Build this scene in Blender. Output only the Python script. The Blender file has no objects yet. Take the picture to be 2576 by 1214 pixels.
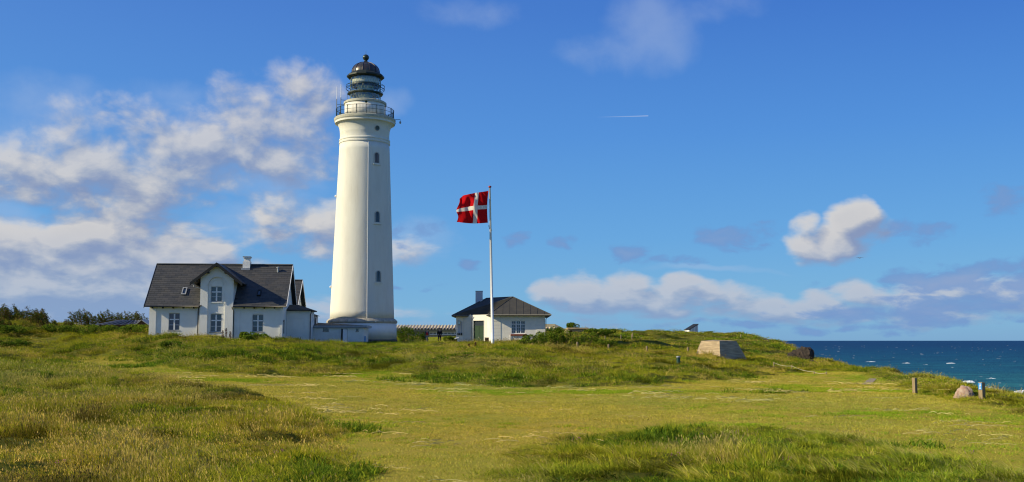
import bpy, math, random
import numpy as np
from mathutils import Vector, Matrix

random.seed(7)
rng = np.random.default_rng(11)
R = math.radians
scene = bpy.context.scene
COL = scene.collection

# ------------------------------------------------------------------ camera, sky, sun, exposure
FPX = 2528.0                       # focal length in pixels of a 2576 px wide survey picture
PITCH = math.atan(250 / FPX)
EYE = Vector((0, 0, 3.0))
cam_d = bpy.data.cameras.new('camera')
cam_d.sensor_width = 36
cam_d.lens = 36 * FPX / 2576
cam_d.clip_start = 0.1
cam_d.clip_end = 120000
cam = bpy.data.objects.new('camera', cam_d)
cam.location = EYE
cam.rotation_euler = (R(90) + PITCH, 0, 0)
COL.objects.link(cam)
scene.camera = cam

SUN_EL = R(28)
SUN_H = Vector((-0.97, -0.245, 0)).normalized()
SUN = Vector((SUN_H.x * math.cos(SUN_EL), SUN_H.y * math.cos(SUN_EL), math.sin(SUN_EL)))
sun_d = bpy.data.lights.new('sun', 'SUN')
sun_d.energy = 5.0
sun_d.angle = R(0.55)
sun_d.color = (1.0, 0.87, 0.60)
sun = bpy.data.objects.new('sun', sun_d)
sun.rotation_euler = SUN.to_track_quat('Z', 'Y').to_euler()
sun.location = (-40, -10, 60)
COL.objects.link(sun)

scene.view_settings.view_transform = 'Standard'
scene.view_settings.look = 'None'
scene.view_settings.exposure = 0.30
scene.view_settings.gamma = 1.0
scene.view_settings.use_curve_mapping = False
scene.cycles.use_denoising = True
scene.cycles.filter_width = 1.15
scene.cycles.max_bounces = 6
scene.cycles.diffuse_bounces = 2
scene.cycles.glossy_bounces = 2
scene.cycles.transparent_max_bounces = 12


def ray(u, v):
    a = (u - 1288) / FPX
    b = (607 - v) / FPX
    return Vector((a, math.cos(PITCH) - b * math.sin(PITCH), math.sin(PITCH) + b * math.cos(PITCH)))


def P(u, v, Y):
    r = ray(u, v)
    return EYE + r * (Y / r.y)


def lin(c):
    return tuple(((x / 255) / 12.92 if x <= 10 else ((x / 255 + 0.055) / 1.055) ** 2.4) for x in c)


# ---- world
world = bpy.data.worlds.new('World')
scene.world = world
world.use_nodes = True
wt = world.node_tree
wt.nodes.clear()


class NT:
    """small helper to write node trees"""
    def __init__(s, t):
        s.t = t

    def n(s, typ, ins=None, **kw):
        nd = s.t.nodes.new(typ)
        for k, v in kw.items():
            setattr(nd, k, v)
        if ins:
            for k, v in ins.items():
                sock = nd.inputs[k]
                if isinstance(v, bpy.types.NodeSocket):
                    s.t.links.new(v, sock)
                else:
                    sock.default_value = v
        return nd

    def math(s, op, a, b=None, c=None, clamp=False):
        ins = {0: a}
        if b is not None:
            ins[1] = b
        if c is not None:
            ins[2] = c
        return s.n('ShaderNodeMath', ins, operation=op, use_clamp=clamp).outputs[0]

    def vmath(s, op, a, b=None):
        ins = {0: a}
        if b is not None:
            ins[1] = b
        nd = s.n('ShaderNodeVectorMath', ins, operation=op)
        return nd.outputs['Value'] if op in ('LENGTH', 'DOT_PRODUCT', 'DISTANCE') else nd.outputs[0]

    def mix(s, f, a, b, blend='MIX'):
        nd = s.n('ShaderNodeMix', data_type='RGBA', blend_type=blend)
        for k, v in ((0, f), (6, a), (7, b)):
            if isinstance(v, bpy.types.NodeSocket):
                s.t.links.new(v, nd.inputs[k])
            else:
                nd.inputs[k].default_value = (v if k == 0 else (*v[:3], 1))
        return nd.outputs[2]

    def ramp(s, fac, stops, interp='LINEAR'):
        nd = s.n('ShaderNodeValToRGB', {0: fac})
        cr = nd.color_ramp
        cr.interpolation = interp
        while len(cr.elements) < len(stops):
            cr.elements.new(0.5)
        for e, (p, c) in zip(cr.elements, stops):
            e.position = p
            e.color = (*c[:3], 1) if not isinstance(c, (int, float)) else (c, c, c, 1)
        return nd.outputs[0]

    def mapr(s, val, a, b, c=0.0, d=1.0, smooth=False):
        return s.n('ShaderNodeMapRange', {0: val, 1: a, 2: b, 3: c, 4: d},
                   interpolation_type='SMOOTHSTEP' if smooth else 'LINEAR').outputs[0]

    def noise(s, vec, scale, detail=4, rough=0.55, dist=0.0, out=0):
        ins = {'Scale': scale, 'Detail': detail, 'Roughness': rough, 'Distortion': dist}
        if vec is not None:
            ins['Vector'] = vec
        return s.n('ShaderNodeTexNoise', ins).outputs[out]


def azel(u, v):
    r = ray(u, v)
    return math.atan2(r.x, r.y), math.atan2(r.z, math.hypot(r.x, r.y))


# clouds: where each bank of the real sky stands (survey pixel position, half size, weight)
BRIGHT = [
    (240, 615, 190, 75, 1.35), (60, 660, 150, 95, 1.3), (420, 650, 140, 80, 1.3), (150, 735, 330, 100, 1.5), (380, 725, 210, 100, 1.35), (520, 760, 120, 50, .9),
    (-150, 700, 200, 120, 1.1), (650, 690, 60, 40, .7),
    (60, 430, 110, 60, .95), (210, 420, 150, 90, 1.0), (340, 480, 130, 75, 1.0), (280, 320, 130, 75, .62), (-80, 450, 120, 60, .9),
    (540, 390, 190, 85, .98), (660, 330, 170, 120, .8), (760, 250, 90, 90, .72), (700, 420, 140, 60, .8),
    (810, 570, 75, 75, .85), (690, 590, 110, 45, .62), (690, 520, 80, 40, .5), 
    (2150, 568, 62, 50, 1.15), (2030, 585, 32, 38, .9), (2095, 615, 95, 38, 1.15), (2225, 592, 50, 26, .6),
    (1385, 740, 56, 38, 1.15), (1450, 730, 66, 46, 1.25), (1520, 742, 56, 40, 1.15), (1572, 732, 70, 50, 1.25), (1645, 752, 60, 36, 1.1), (1712, 742, 64, 42, 1.2), (1780, 756, 60, 34, 1.05),
    (1850, 754, 76, 38, 1.1), (1935, 766, 76, 32, 1.05), (2010, 770, 76, 30, 1.0), (2070, 745, 60, 28, .95), (2150, 732, 62, 30, 1.1), (2210, 742, 44, 26, 1.05), (2290, 752, 70, 26, .95), (2390, 728, 110, 40, .9), (2500, 742, 90, 38, .95), (2590, 750, 90, 36, .95), (2120, 772, 120, 22, .9), (2350, 778, 140, 22, .9), (2540, 786, 120, 22, .85), (1470, 772, 150, 20, .8), (1700, 786, 220, 20, .75), (1950, 796, 240, 16, .62),
    (2200, 790, 220, 18, .6), (2440, 800, 220, 20, .6), (1500, 800, 180, 12, .45), (1600, 818, 260, 8, .42),
    (1050, 642, 55, 30, .55), (780, 790, 120, 60, .5), (1010, 800, 90, 30, .35),
]
DIM = [
    (1840, 590, 110, 34, .8), (2320, 588, 70, 28, .7), (2380, 694, 130, 30, .9), (2520, 715, 120, 36, .85),
    (2400, 765, 220, 30, .7), (2280, 780, 300, 34, .65), (1595, 640, 50, 26, .75), (1180, 668, 34, 14, .6), (1410, 610, 36, 18, .6),
    (1295, 605, 36, 18, .55), (1700, 662, 70, 14, .5), (2535, 505, 80, 34, .5), (1050, 600, 70, 30, .4), (2700, 720, 200, 60, .8),
    (1110, 726, 30, 8, .5), (1000, 712, 30, 8, .5), (2030, 705, 50, 14, .5), (2130, 820, 500, 12, .5),
]


def density_group(name, blobs, scale, amp, thr, puffy=0):
    g = bpy.data.node_groups.new(name, 'ShaderNodeTree')
    g.interface.new_socket('Vector', in_out='INPUT', socket_type='NodeSocketVector')
    g.interface.new_socket('Density', in_out='OUTPUT', socket_type='NodeSocketFloat')
    t = NT(g)
    gi = t.n('NodeGroupInput').outputs[0]
    go = t.n('NodeGroupOutput')
    # warp the coordinate so that blob outlines are ragged
    w = t.noise(gi, 9, 3, .6, out=1)
    w = t.vmath('SUBTRACT', w, (.5, .5, .5))
    w = t.vmath('MULTIPLY', w, (.07, .045, 0))
    p = t.vmath('ADD', gi, w)
    acc = None
    for (u, v, a, b, wt_) in blobs:
        az, el = azel(u, v)
        q = t.vmath('SUBTRACT', p, (az, el, 0))
        q = t.vmath('MULTIPLY', q, (FPX / a / 1.15, FPX / b / 1.15, 0))
        l = t.vmath('DOT_PRODUCT', q, q)
        k = t.math('MULTIPLY_ADD', l, -wt_ * .8, wt_)
        acc = k if acc is None else t.math('SMOOTH_MAX', acc, k, .25)
    # broken cloud outside the frame, thickened there to raise and whiten the fill light
    sx = t.n('ShaderNodeSeparateXYZ', {0: gi})
    far = t.math('ABSOLUTE', sx.outputs[0])
    side = t.mapr(far, .56, .75, 0, 1, True)
    up = t.mapr(sx.outputs[1], .32, .5, 0, 1, True)
    outm = t.math('MAXIMUM', side, up)
    gen = t.mapr(t.noise(gi, 3.2, 2, .5), .45, .61, -1.0, .95)
    gen = t.math('MULTIPLY_ADD', outm, 1.6, t.math('SUBTRACT', gen, 1.6))
    acc = t.math('MAXIMUM', acc, gen)
    # features shrink towards the horizon, where the cloud layer is far away
    el = t.math('MAXIMUM', t.math('ADD', sx.outputs[1], .17), .06)
    sc = t.n('ShaderNodeCombineXYZ', {0: t.math('MULTIPLY', sx.outputs[0], 1.22),
                                      1: t.math('MULTIPLY', t.math('LOGARITHM', el, math.e), .42 * 1.5), 2: 0.0}).outputs[0]
    nz = t.noise(sc, scale, 9, .56, .25)
    nz = t.math('SUBTRACT', nz, .5)
    if puffy:
        vr = t.n('ShaderNodeTexVoronoi', {'Vector': t.vmath('ADD', sc, t.vmath('MULTIPLY', w, (.35, .35, 0))), 'Scale': puffy, 'Detail': 2.0, 'Roughness': .5}, feature='F1', normalize=True)
        nz = t.math('ADD', nz, t.math('MULTIPLY', t.math('SUBTRACT', .36, vr.outputs['Distance']), .46))
    d = t.math('MULTIPLY_ADD', nz, amp, acc)
    d = t.math('SUBTRACT', d, thr)
    g.links.new(d, go.inputs[0])
    return g


W = NT(wt)
geo = W.n('ShaderNodeNewGeometry')
dirv = W.vmath('MULTIPLY', geo.outputs['Incoming'], (-1, -1, -1))
sp = W.n('ShaderNodeSeparateXYZ', {0: dirv})
az_s = W.math('ARCTAN2', sp.outputs[0], sp.outputs[1])
el_s = W.math('ARCSINE', sp.outputs[2])
pv = W.n('ShaderNodeCombineXYZ', {0: az_s, 1: el_s, 2: 0.0}).outputs[0]
gb = density_group('cloud_density', BRIGHT, 16, 1.9, .13, 31)
gd = density_group('thin_cloud_density', DIM, 26, 2.4, .14)


def use(g, vec):
    nd = W.n('ShaderNodeGroup', node_tree=g)
    wt.links.new(vec, nd.inputs[0])
    return nd.outputs[0]


gw = density_group('wisp_density', [(1640, 60, 120, 110, .9), (1570, 130, 150, 60, .8), (120, 270, 130, 70, .9), (30, 350, 120, 70, .7), (990, 250, 50, 40, .8), (1180, 20, 160, 40, .5), (420, 250, 160, 50, .6), (1750, 20, 160, 40, .6), (700, 470, 160, 60, .8), (1800, 678, 160, 10, .8), (1060, 610, 90, 60, .8), (20, 560, 80, 60, .8), (560, 560, 100, 50, .8)], 12, 1.5, .2)
D0 = use(gb, pv)
D1 = use(gb, W.vmath('ADD', pv, (-0.010, .014, 0)))     # a little towards the sun
D2 = use(gd, pv)

sky = W.n('ShaderNodeTexSky', sky_type='NISHITA', sun_disc=False, sun_elevation=SUN_EL,
          sun_rotation=math.atan2(SUN.x, SUN.y), altitude=30, air_density=1.0, dust_density=.4, ozone_density=2.5)
grad = W.ramp(W.mapr(el_s, -0.05, 0.55), [
    (0.0, lin((95, 145, 195))), (0.085, lin((112, 168, 214))), (0.13, lin((112, 178, 222))), (.25, lin((92, 164, 226))),
    (.42, lin((72, 142, 222))), (.62, lin((54, 116, 208))), (1.0, lin((34, 84, 180)))])
skyc = W.mix(.86, sky.outputs[0], W.vmath('MULTIPLY', grad, (10, 10, 10)))
# slight brightening towards the sun side, as in the photograph's left half
sunside = W.mapr(az_s, .5, -.6, 0, .22)
skyc = W.mix(sunside, skyc, tuple(10 * c for c in lin((120, 172, 226))))

alpha = W.mapr(D0, -.10, .80, 0, 1, True)
alpha = W.math('MULTIPLY', alpha, W.mapr(el_s, 0.0, .10, .74, .96))
alpha = W.math('MULTIPLY', alpha, W.mapr(el_s, .10, .17, 1.0, .80))
lit = W.math('SUBTRACT', D0, D1)
lit = W.mapr(lit, -.42, .50, 0, 1)
thick = W.mapr(D0, .15, 1.3, 0.0, 1.0)
lowc = W.mapr(el_s, .0, .12, .75, 0)
lum = W.math('ADD', lit, W.math('MULTIPLY', thick, -.16))
ccol = W.ramp(lum, [(0.0, lin((136, 149, 182))), (.28, lin((157, 165, 187))), (.45, lin((177, 181, 192))), (.62, lin((194, 194, 198))), (.85, lin((212, 208, 204))), (1.0, lin((224, 219, 212)))])
ccol = W.mix(W.mapr(el_s, .02, .13, .52, 0), ccol, lin((140, 166, 208)))
ccol = W.vmath('MULTIPLY', ccol, (10, 10, 10))
c0 = W.mix(W.math('MULTIPLY', W.mapr(use(gw, pv), -.1, .9, 0, 1, True), .34), skyc, tuple(10 * c for c in lin((176, 194, 222))))
c1 = W.mix(alpha, c0, ccol)
a2 = W.math('MULTIPLY', W.mapr(D2, 0, .6, 0, 1, True), .82)
dimc = W.mix(W.mapr(D2, .2, 1.0), lin((108, 150, 206)), lin((126, 156, 203)))
c2 = W.mix(a2, c1, W.vmath('MULTIPLY', dimc, (10, 10, 10)))
# condensation trail
ca, ce = azel(1570, 293.8)
q = W.vmath('SUBTRACT', pv, (ca, ce, 0))
sq = W.n('ShaderNodeSeparateXYZ', {0: q})
tr = W.math('MULTIPLY', W.mapr(W.math('ABSOLUTE', sq.outputs[1]), .0001, .0006, 1, 0), W.mapr(sq.outputs[0], -.028, .022, 0, 1))
tr = W.math('MULTIPLY', tr, W.mapr(sq.outputs[0], .0235, .0245, 1, 0))
c3 = W.mix(W.math('MULTIPLY', tr, .42), c2, (7.5, 8.0, 8.6))
bg = W.n('ShaderNodeBackground', {'Color': c3, 'Strength': 0.081})
wo = W.n('ShaderNodeOutputWorld')
wt.links.new(bg.outputs[0], wo.inputs[0])
world.cycles.sampling_method = 'MANUAL'
world.cycles.sample_map_resolution = 512


# ------------------------------------------------------------------ materials
MATS = {}


def material(name, build):
    m = bpy.data.materials.new(name)
    m.use_nodes = True
    m.node_tree.nodes.clear()
    t = NT(m.node_tree)
    out = t.n('ShaderNodeOutputMaterial')
    s = build(t)
    m.node_tree.links.new(s, out.inputs['Surface'])
    MATS[name] = m
    return m


def simple(name, col, rough=.7, var=.25, scale=3.0, bump=.0, bscale=20.0, metal=0.0, col2=None, spec=.3, stretch=(1, 1, 1)):
    def b(t):
        co = t.n('ShaderNodeTexCoord').outputs['Object']
        co = t.vmath('MULTIPLY', co, stretch)
        n1 = t.noise(co, scale, 6, .6)
        c2 = col2 or tuple(x * (1 - var) for x in col)
        c = t.mix(t.mapr(n1, .35, .68), col, c2)
        ins = {'Base Color': c, 'Roughness': rough, 'Metallic': metal, 'Specular IOR Level': spec}
        if bump:
            bn = t.n('ShaderNodeBump', {'Height': t.noise(co, bscale, 5, .6), 'Strength': bump, 'Distance': .03})
            ins['Normal'] = bn.outputs[0]
        return t.n('ShaderNodeBsdfPrincipled', ins).outputs[0]
    return material(name, b)


def b_whitewash(t):
    co = t.n('ShaderNodeTexCoord').outputs['Object']
    big = t.noise(t.vmath('MULTIPLY', co, (1, 1, .25)), .9, 5, .6)
    c = t.mix(t.mapr(big, .45, .75), (.76, .75, .65), (.68, .66, .56))
    spots = t.mapr(t.noise(t.vmath('MULTIPLY', co, (1, 1, 2.2)), 2.4, 7, .7), .685, .74)
    c = t.mix(t.math('MULTIPLY', spots, .6), c, (.40, .34, .25))
    runs = t.mapr(t.noise(t.vmath('MULTIPLY', co, (1, 1, .06)), 2.6, 5, .6), .60, .72)
    c = t.mix(t.math('MULTIPLY', runs, .22), c, (.45, .42, .33))
    br = t.n('ShaderNodeTexBrick', {'Vector': t.n('ShaderNodeCombineXYZ', {0: t.math('ADD', t.n('ShaderNodeSeparateXYZ', {0: co}).outputs[0], t.n('ShaderNodeSeparateXYZ', {0: co}).outputs[1]), 1: t.n('ShaderNodeSeparateXYZ', {0: co}).outputs[2], 2: 0.0}).outputs[0], 'Scale': 4.2, 'Mortar Size': .03, 'Mortar Smooth': 1.0, 'Color1': (1, 1, 1, 1), 'Color2': (.8, .8, .8, 1), 'Mortar': (0, 0, 0, 1)})
    h = t.math('MULTIPLY_ADD', t.noise(co, 5, 5, .65), 1.2, br.outputs[0])
    bn = t.n('ShaderNodeBump', {'Height': h, 'Strength': .55, 'Distance': .035})
    return t.n('ShaderNodeBsdfPrincipled', {'Base Color': c, 'Roughness': .75, 'Specular IOR Level': .2, 'Normal': bn.outputs[0]}).outputs[0]


def b_wall(t):
    co = t.n('ShaderNodeTexCoord').outputs['Object']
    big = t.noise(co, .8, 5, .6)
    c = t.mix(t.mapr(big, .4, .75), (.87, .86, .79), (.79, .78, .71))
    sx = t.n('ShaderNodeSeparateXYZ', {0: co})
    dirt = t.math('MULTIPLY', t.mapr(sx.outputs[2], 2.0, .4, 0.06, .75), t.noise(t.vmath('MULTIPLY', co, (1, 1, .4)), 3, 5, .7))
    c = t.mix(dirt, c, (.5, .5, .42))
    br = t.n('ShaderNodeTexBrick', {'Vector': t.n('ShaderNodeCombineXYZ', {0: t.math('ADD', sx.outputs[0], sx.outputs[1]), 1: sx.outputs[2], 2: 0.0}).outputs[0], 'Scale': 4.4, 'Mortar Size': .03, 'Mortar Smooth': 1.0, 'Color1': (1, 1, 1, 1), 'Color2': (.8, .8, .8, 1), 'Mortar': (0, 0, 0, 1)})
    h = t.math('MULTIPLY_ADD', t.noise(co, 9, 5, .65), 1.0, br.outputs[0])
    bn = t.n('ShaderNodeBump', {'Height': h, 'Strength': .5, 'Distance': .02})
    return t.n('ShaderNodeBsdfPrincipled', {'Base Color': c, 'Roughness': .8, 'Specular IOR Level': .2, 'Normal': bn.outputs[0]}).outputs[0]


M_WHITE = material('whitewashed_tower', b_whitewash)
M_WALL = material('whitewashed_brick', b_wall)
M_CREAM = simple('cream_render', (.82, .79, .68), .8, .12, 1.5, .25, 12)
M_STONE = simple('weathered_stone', (.46, .42, .33), .85, .35, 2.5, .4, 10)
M_FOOT = simple('dark_footing', (.12, .11, .10), .9, .3)
M_LEDGE = simple('ledge_stone', (.50, .49, .38), .8, .3, 2.5, .3, 10)


def b_slate(t):
    g = t.n('ShaderNodeNewGeometry')
    rnd = g.outputs['Random Per Island']
    c = t.ramp(rnd, [(0, (.034, .037, .041)), (.4, (.046, .048, .051)), (.75, (.062, .061, .060)), (1, (.053, .050, .048))])
    co = t.n('ShaderNodeTexCoord').outputs['Object']
    c = t.mix(t.mapr(t.noise(co, 1.3, 5, .6), .4, .7, 0, .35), c, (.075, .073, .06))
    bn = t.n('ShaderNodeBump', {'Height': t.noise(co, 18, 4, .6), 'Strength': .3, 'Distance': .01})
    return t.n('ShaderNodeBsdfPrincipled', {'Base Color': c, 'Roughness': .62, 'Specular IOR Level': .35, 'Normal': bn.outputs[0]}).outputs[0]


M_SLATE = material('slate', b_slate)
M_FELT = simple('roofing_felt', (.045, .044, .038), .8, .35, 1.2, .3, 30, col2=(.065, .06, .046))
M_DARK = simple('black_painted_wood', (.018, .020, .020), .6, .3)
M_IRON = simple('dark_green_iron', (.012, .035, .030), .45, .3, 6, spec=.5)
M_ZINC = simple('zinc_flashing', (.42, .43, .42), .5, .2, 3, metal=.3)
M_PIPE = simple('dark_pipe', (.07, .065, .06), .5, .2)
M_PAINTW = simple('white_paint', (.80, .80, .78), .5, .06, spec=.4)
M_GREYP = simple('grey_window_paint', (.34, .37, .38), .6, .2)
M_GREEN = simple('green_door_paint', (.012, .045, .020), .55, .25, 3)
M_GREYC = simple('grey_chimney', (.55, .56, .58), .8, .15, 2, .2, 12)
M_BRICKR = simple('red_brick_sill', (.30, .075, .04), .8, .3, 8)
M_WOODP = simple('weathered_post_wood', (.30, .23, .13), .85, .45, 6, .5, 18, stretch=(1, 1, .25))
M_WOODD = simple('dark_post_wood', (.10, .08, .055), .85, .35, 6)
M_ROPE = simple('pale_rope', (.50, .45, .33), .9, .15, 10)
M_BIN = simple('brown_bin_boards', (.07, .035, .025), .8, .3)
M_BLUE = simple('blue_plastic', (.02, .30, .62), .5, .1)
M_ANT = simple('antenna_white', (.75, .78, .80), .4, .1)
M_RED = simple('red_fabric', (.55, .012, .014), .85, .12, 5)
M_FLAGW = simple('white_fabric', (.80, .76, .70), .85, .08, 5)
M_KNOB = simple('red_knob_paint', (.35, .01, .012), .3, .1, spec=.6)
M_POLE = simple('flagpole_paint', (.78, .78, .76), .35, .06, spec=.5)
M_GUT = simple('grey_gutter', (.13, .13, .12), .6, .2)
M_PATH = simple('grey_path_concrete', (.33, .26, .18), .9, .25, 3, .3, 20)
M_CORR = simple('corrugated_grey_roof', (.11, .105, .10), .7, .35, 1.5)
M_BROWNW = simple('brown_timber', (.13, .075, .045), .8, .3)
M_CREAMR = simple('pale_fibre_roof', (.66, .55, .36), .85, .2, 1.0)
M_GREYW = simple('grey_shed_wall', (.40, .38, .31), .85, .25, 1.0)
M_BOULDER = simple('rough_concrete_boulder', (.40, .33, .26), .9, .5, 4, .8, 9, col2=(.30, .17, .12))
M_RUIN = simple('blackened_concrete', (.022, .019, .016), .95, .5, 2, .9, 4, col2=(.06, .045, .035))
M_SKIN = simple('skin', (.45, .26, .18), .6, .1)
M_COATB = simple('black_coat', (.012, .012, .014), .85, .2)
M_JACKG = simple('grey_jacket', (.10, .10, .11), .85, .2)
M_JEANS = simple('blue_jeans', (.13, .19, .27), .9, .2)
M_TROUS = simple('dark_trousers', (.025, .025, .03), .9, .2)
M_HAIRL = simple('grey_hair', (.22, .19, .16), .8, .2)
M_HAIRD = simple('brown_hair', (.035, .022, .015), .8, .2)
M_PACK = simple('red_backpack', (.42, .02, .02), .7, .1)
M_GULL = simple('bird_feathers', (.10, .10, .11), .8, .2)
M_PUDDLE = simple('bare_sand', (.34, .27, .17), .95, .3, 3)


def b_concrete(t):
    co = t.n('ShaderNodeTexCoord').outputs['Object']
    sx = t.n('ShaderNodeSeparateXYZ', {0: co})
    bands = t.noise(t.vmath('MULTIPLY', co, (.5, .5, 7)), 1.6, 5, .6)
    c = t.mix(t.mapr(bands, .35, .65), (.46, .36, .22), (.27, .205, .125))
    pale = t.mapr(t.noise(co, 4, 6, .7), .6, .72)
    c = t.mix(t.math('MULTIPLY', pale, .55), c, (.55, .48, .33))
    dark = t.mapr(t.noise(t.vmath('MULTIPLY', co, (1, 1, .5)), 1.3, 5, .65), .55, .72)
    c = t.mix(t.math('MULTIPLY', dark, .22), c, (.18, .15, .11))
    h = t.math('MULTIPLY_ADD', t.noise(co, 12, 6, .7), .7, bands)
    bn = t.n('ShaderNodeBump', {'Height': h, 'Strength': .9, 'Distance': .06})
    return t.n('ShaderNodeBsdfPrincipled', {'Base Color': c, 'Roughness': .92, 'Specular IOR Level': .15, 'Normal': bn.outputs[0]}).outputs[0]


M_CONC = material('board_marked_concrete', b_concrete)


def b_copper(t):
    co = t.n('ShaderNodeTexCoord').outputs['Object']
    sx = t.n('ShaderNodeSeparateXYZ', {0: co})
    c = t.mix(t.mapr(t.noise(co, 2.5, 5, .6), .4, .65), (.085, .062, .055), (.040, .038, .038))
    pat = t.math('MULTIPLY', t.mapr(t.noise(co, 3, 6, .7), .5, .68), .55)
    c = t.mix(pat, c, (.05, .12, .095))
    return t.n('ShaderNodeBsdfPrincipled', {'Base Color': c, 'Roughness': .34, 'Metallic': .5, 'Specular IOR Level': .7}).outputs[0]


M_COPPER = material('aged_copper', b_copper)


def b_pane(t):
    return t.n('ShaderNodeBsdfPrincipled', {'Base Color': (.035, .045, .055, 1), 'Roughness': .07, 'Specular IOR Level': .9}).outputs[0]


M_PANE = material('window_glass', b_pane)


def b_lantern(t):
    tr = t.n('ShaderNodeBsdfTransparent', {0: (.93, .97, .94, 1)})
    gl = t.n('ShaderNodeBsdfGlossy', {'Color': (.9, .95, .95, 1), 'Roughness': .04})
    g_ = t.n('ShaderNodeNewGeometry')
    fc = t.math('ABSOLUTE', t.vmath('DOT_PRODUCT', g_.outputs['Incoming'], g_.outputs['Normal']))
    f = t.math('MULTIPLY_ADD', t.math('POWER', t.math('SUBTRACT', 1.0, fc), 3.0), .6, .13, clamp=True)
    return t.n('ShaderNodeMixShader', {0: f, 1: tr.outputs[0], 2: gl.outputs[0]}).outputs[0]


M_LANT = material('lantern_glass', b_lantern)


def b_lens(t):
    co = t.n('ShaderNodeTexCoord').outputs['Object']
    c = t.mix(t.noise(co, 3, 3, .5), (.52, .62, .40), (.80, .82, .62))
    a = t.n('ShaderNodeBsdfPrincipled', {'Base Color': c, 'Roughness': .08, 'Specular IOR Level': 1.0})
    tr = t.n('ShaderNodeBsdfTransparent', {0: (.72, .85, .70, 1)})
    return t.n('ShaderNodeMixShader', {0: .15, 1: a.outputs[0], 2: tr.outputs[0]}).outputs[0]


M_LENS = material('prism_lens_glass', b_lens)


# ------------------------------------------------------------------ mesh helpers
class MB:
    def __init__(s):
        s.v = []
        s.f = []

    def add(s, vs, fs):
        o = len(s.v)
        s.v += [tuple(x) for x in vs]
        s.f += [tuple(i + o for i in f) for f in fs]
        return s

    def box(s, x0, x1, y0, y1, z0, z1):
        return s.add([(x0, y0, z0), (x1, y0, z0), (x1, y1, z0), (x0, y1, z0), (x0, y0, z1), (x1, y0, z1), (x1, y1, z1), (x0, y1, z1)],
                     [(0, 3, 2, 1), (4, 5, 6, 7), (0, 1, 5, 4), (1, 2, 6, 5), (2, 3, 7, 6), (3, 0, 4, 7)])

    def prism_y(s, poly, y0, y1):
        """poly of (x, z) extruded along y"""
        n = len(poly)
        vs = [(x, y0, z) for x, z in poly] + [(x, y1, z) for x, z in poly]
        fs = [tuple(range(n)), tuple(range(2 * n - 1, n - 1, -1))] + [(i, i + n, (i + 1) % n + n, (i + 1) % n) for i in range(n)]
        return s.add(vs, fs)

    def prism_x(s, poly, x0, x1):
        n = len(poly)
        vs = [(x0, y, z) for y, z in poly] + [(x1, y, z) for y, z in poly]
        fs = [tuple(range(n)), tuple(range(2 * n - 1, n - 1, -1))] + [(i, i + n, (i + 1) % n + n, (i + 1) % n) for i in range(n)]
        return s.add(vs, fs)

    def prism_z(s, poly, z0, z1):
        n = len(poly)
        vs = [(x, y, z0) for x, y in poly] + [(x, y, z1) for x, y in poly]
        fs = [tuple(range(n)), tuple(range(2 * n - 1, n - 1, -1))] + [(i, i + n, (i + 1) % n + n, (i + 1) % n) for i in range(n)]
        return s.add(vs, fs)

    def slab(s, pts, t):
        """planar polygon thickened downwards along its normal"""
        pts = [Vector(p) for p in pts]
        nrm = (pts[1] - pts[0]).cross(pts[-1] - pts[0]).normalized()
        if nrm.z < 0:
            nrm = -nrm
        n = len(pts)
        vs = pts + [p - nrm * t for p in pts]
        fs = [tuple(range(n)), tuple(range(2 * n - 1, n - 1, -1))] + [(i, i + n, (i + 1) % n + n, (i + 1) % n) for i in range(n)]
        return s.add(vs, fs)

    def tube(s, pts, r, n=6, closed=False):
        pts = [Vector(p) for p in pts]
        m = len(pts)
        rs = r if isinstance(r, (list, tuple)) else [r] * m
        vs = []
        for i, p in enumerate(pts):
            a = pts[(i - 1) % m] if (closed or i > 0) else p
            b = pts[(i + 1) % m] if (closed or i < m - 1) else p
            d = (b - a).normalized()
            up = Vector((0, 0, 1)) if abs(d.z) < .9 else Vector((1, 0, 0))
            x = d.cross(up).normalized()
            y = d.cross(x)
            for k in range(n):
                an = 2 * math.pi * k / n
                vs.append(p + (x * math.cos(an) + y * math.sin(an)) * rs[i])
        fs = []
        for i in range(m if closed else m - 1):
            j = (i + 1) % m
            for k in range(n):
                l = (k + 1) % n
                fs.append((i * n + k, i * n + l, j * n + l, j * n + k))
        if not closed:
            fs += [tuple(range(n)), tuple(range((m - 1) * n + n - 1, (m - 1) * n - 1, -1))]
        return s.add(vs, fs)

    def lathe(s, prof, n=48, a0=0.0, a1=2 * math.pi, cap=True):
        full = abs(a1 - a0 - 2 * math.pi) < 1e-6
        c = n if full else n + 1
        vs = []
        for r, z in prof:
            for k in range(c):
                an = a0 + (a1 - a0) * k / n
                vs.append((r * math.cos(an), r * math.sin(an), z))
        fs = []
        for i in range(len(prof) - 1):
            for k in range(n):
                l = (k + 1) % c if full else k + 1
                fs.append((i * c + k, i * c + l, (i + 1) * c + l, (i + 1) * c + k))
        if cap and full:
            if prof[0][0] > 1e-4:
                fs.append(tuple(range(c - 1, -1, -1)))
            if prof[-1][0] > 1e-4:
                fs.append(tuple((len(prof) - 1) * c + k for k in range(c)))
        return s.add(vs, fs)

    def build(s, name, mat, parent=None, smooth=False, loc=None, rz=0.0, auto=False):
        me = bpy.data.meshes.new(name)
        me.from_pydata(s.v, [], s.f)
        me.validate()
        me.materials.append(mat)
        if smooth:
            me.polygons.foreach_set('use_smooth', [True] * len(me.polygons))
            if auto:
                me.set_sharp_from_angle(angle=R(35))
        me.update()
        o = bpy.data.objects.new(name, me)
        COL.objects.link(o)
        if parent:
            o.parent = parent
        if loc is not None:
            o.location = loc
        o.rotation_euler.z = rz
        return o


def fixn(o):
    import bmesh
    bm = bmesh.new()
    bm.from_mesh(o.data)
    bmesh.ops.recalc_face_normals(bm, faces=bm.faces)
    bm.to_mesh(o.data)
    bm.free()
    return o


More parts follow.
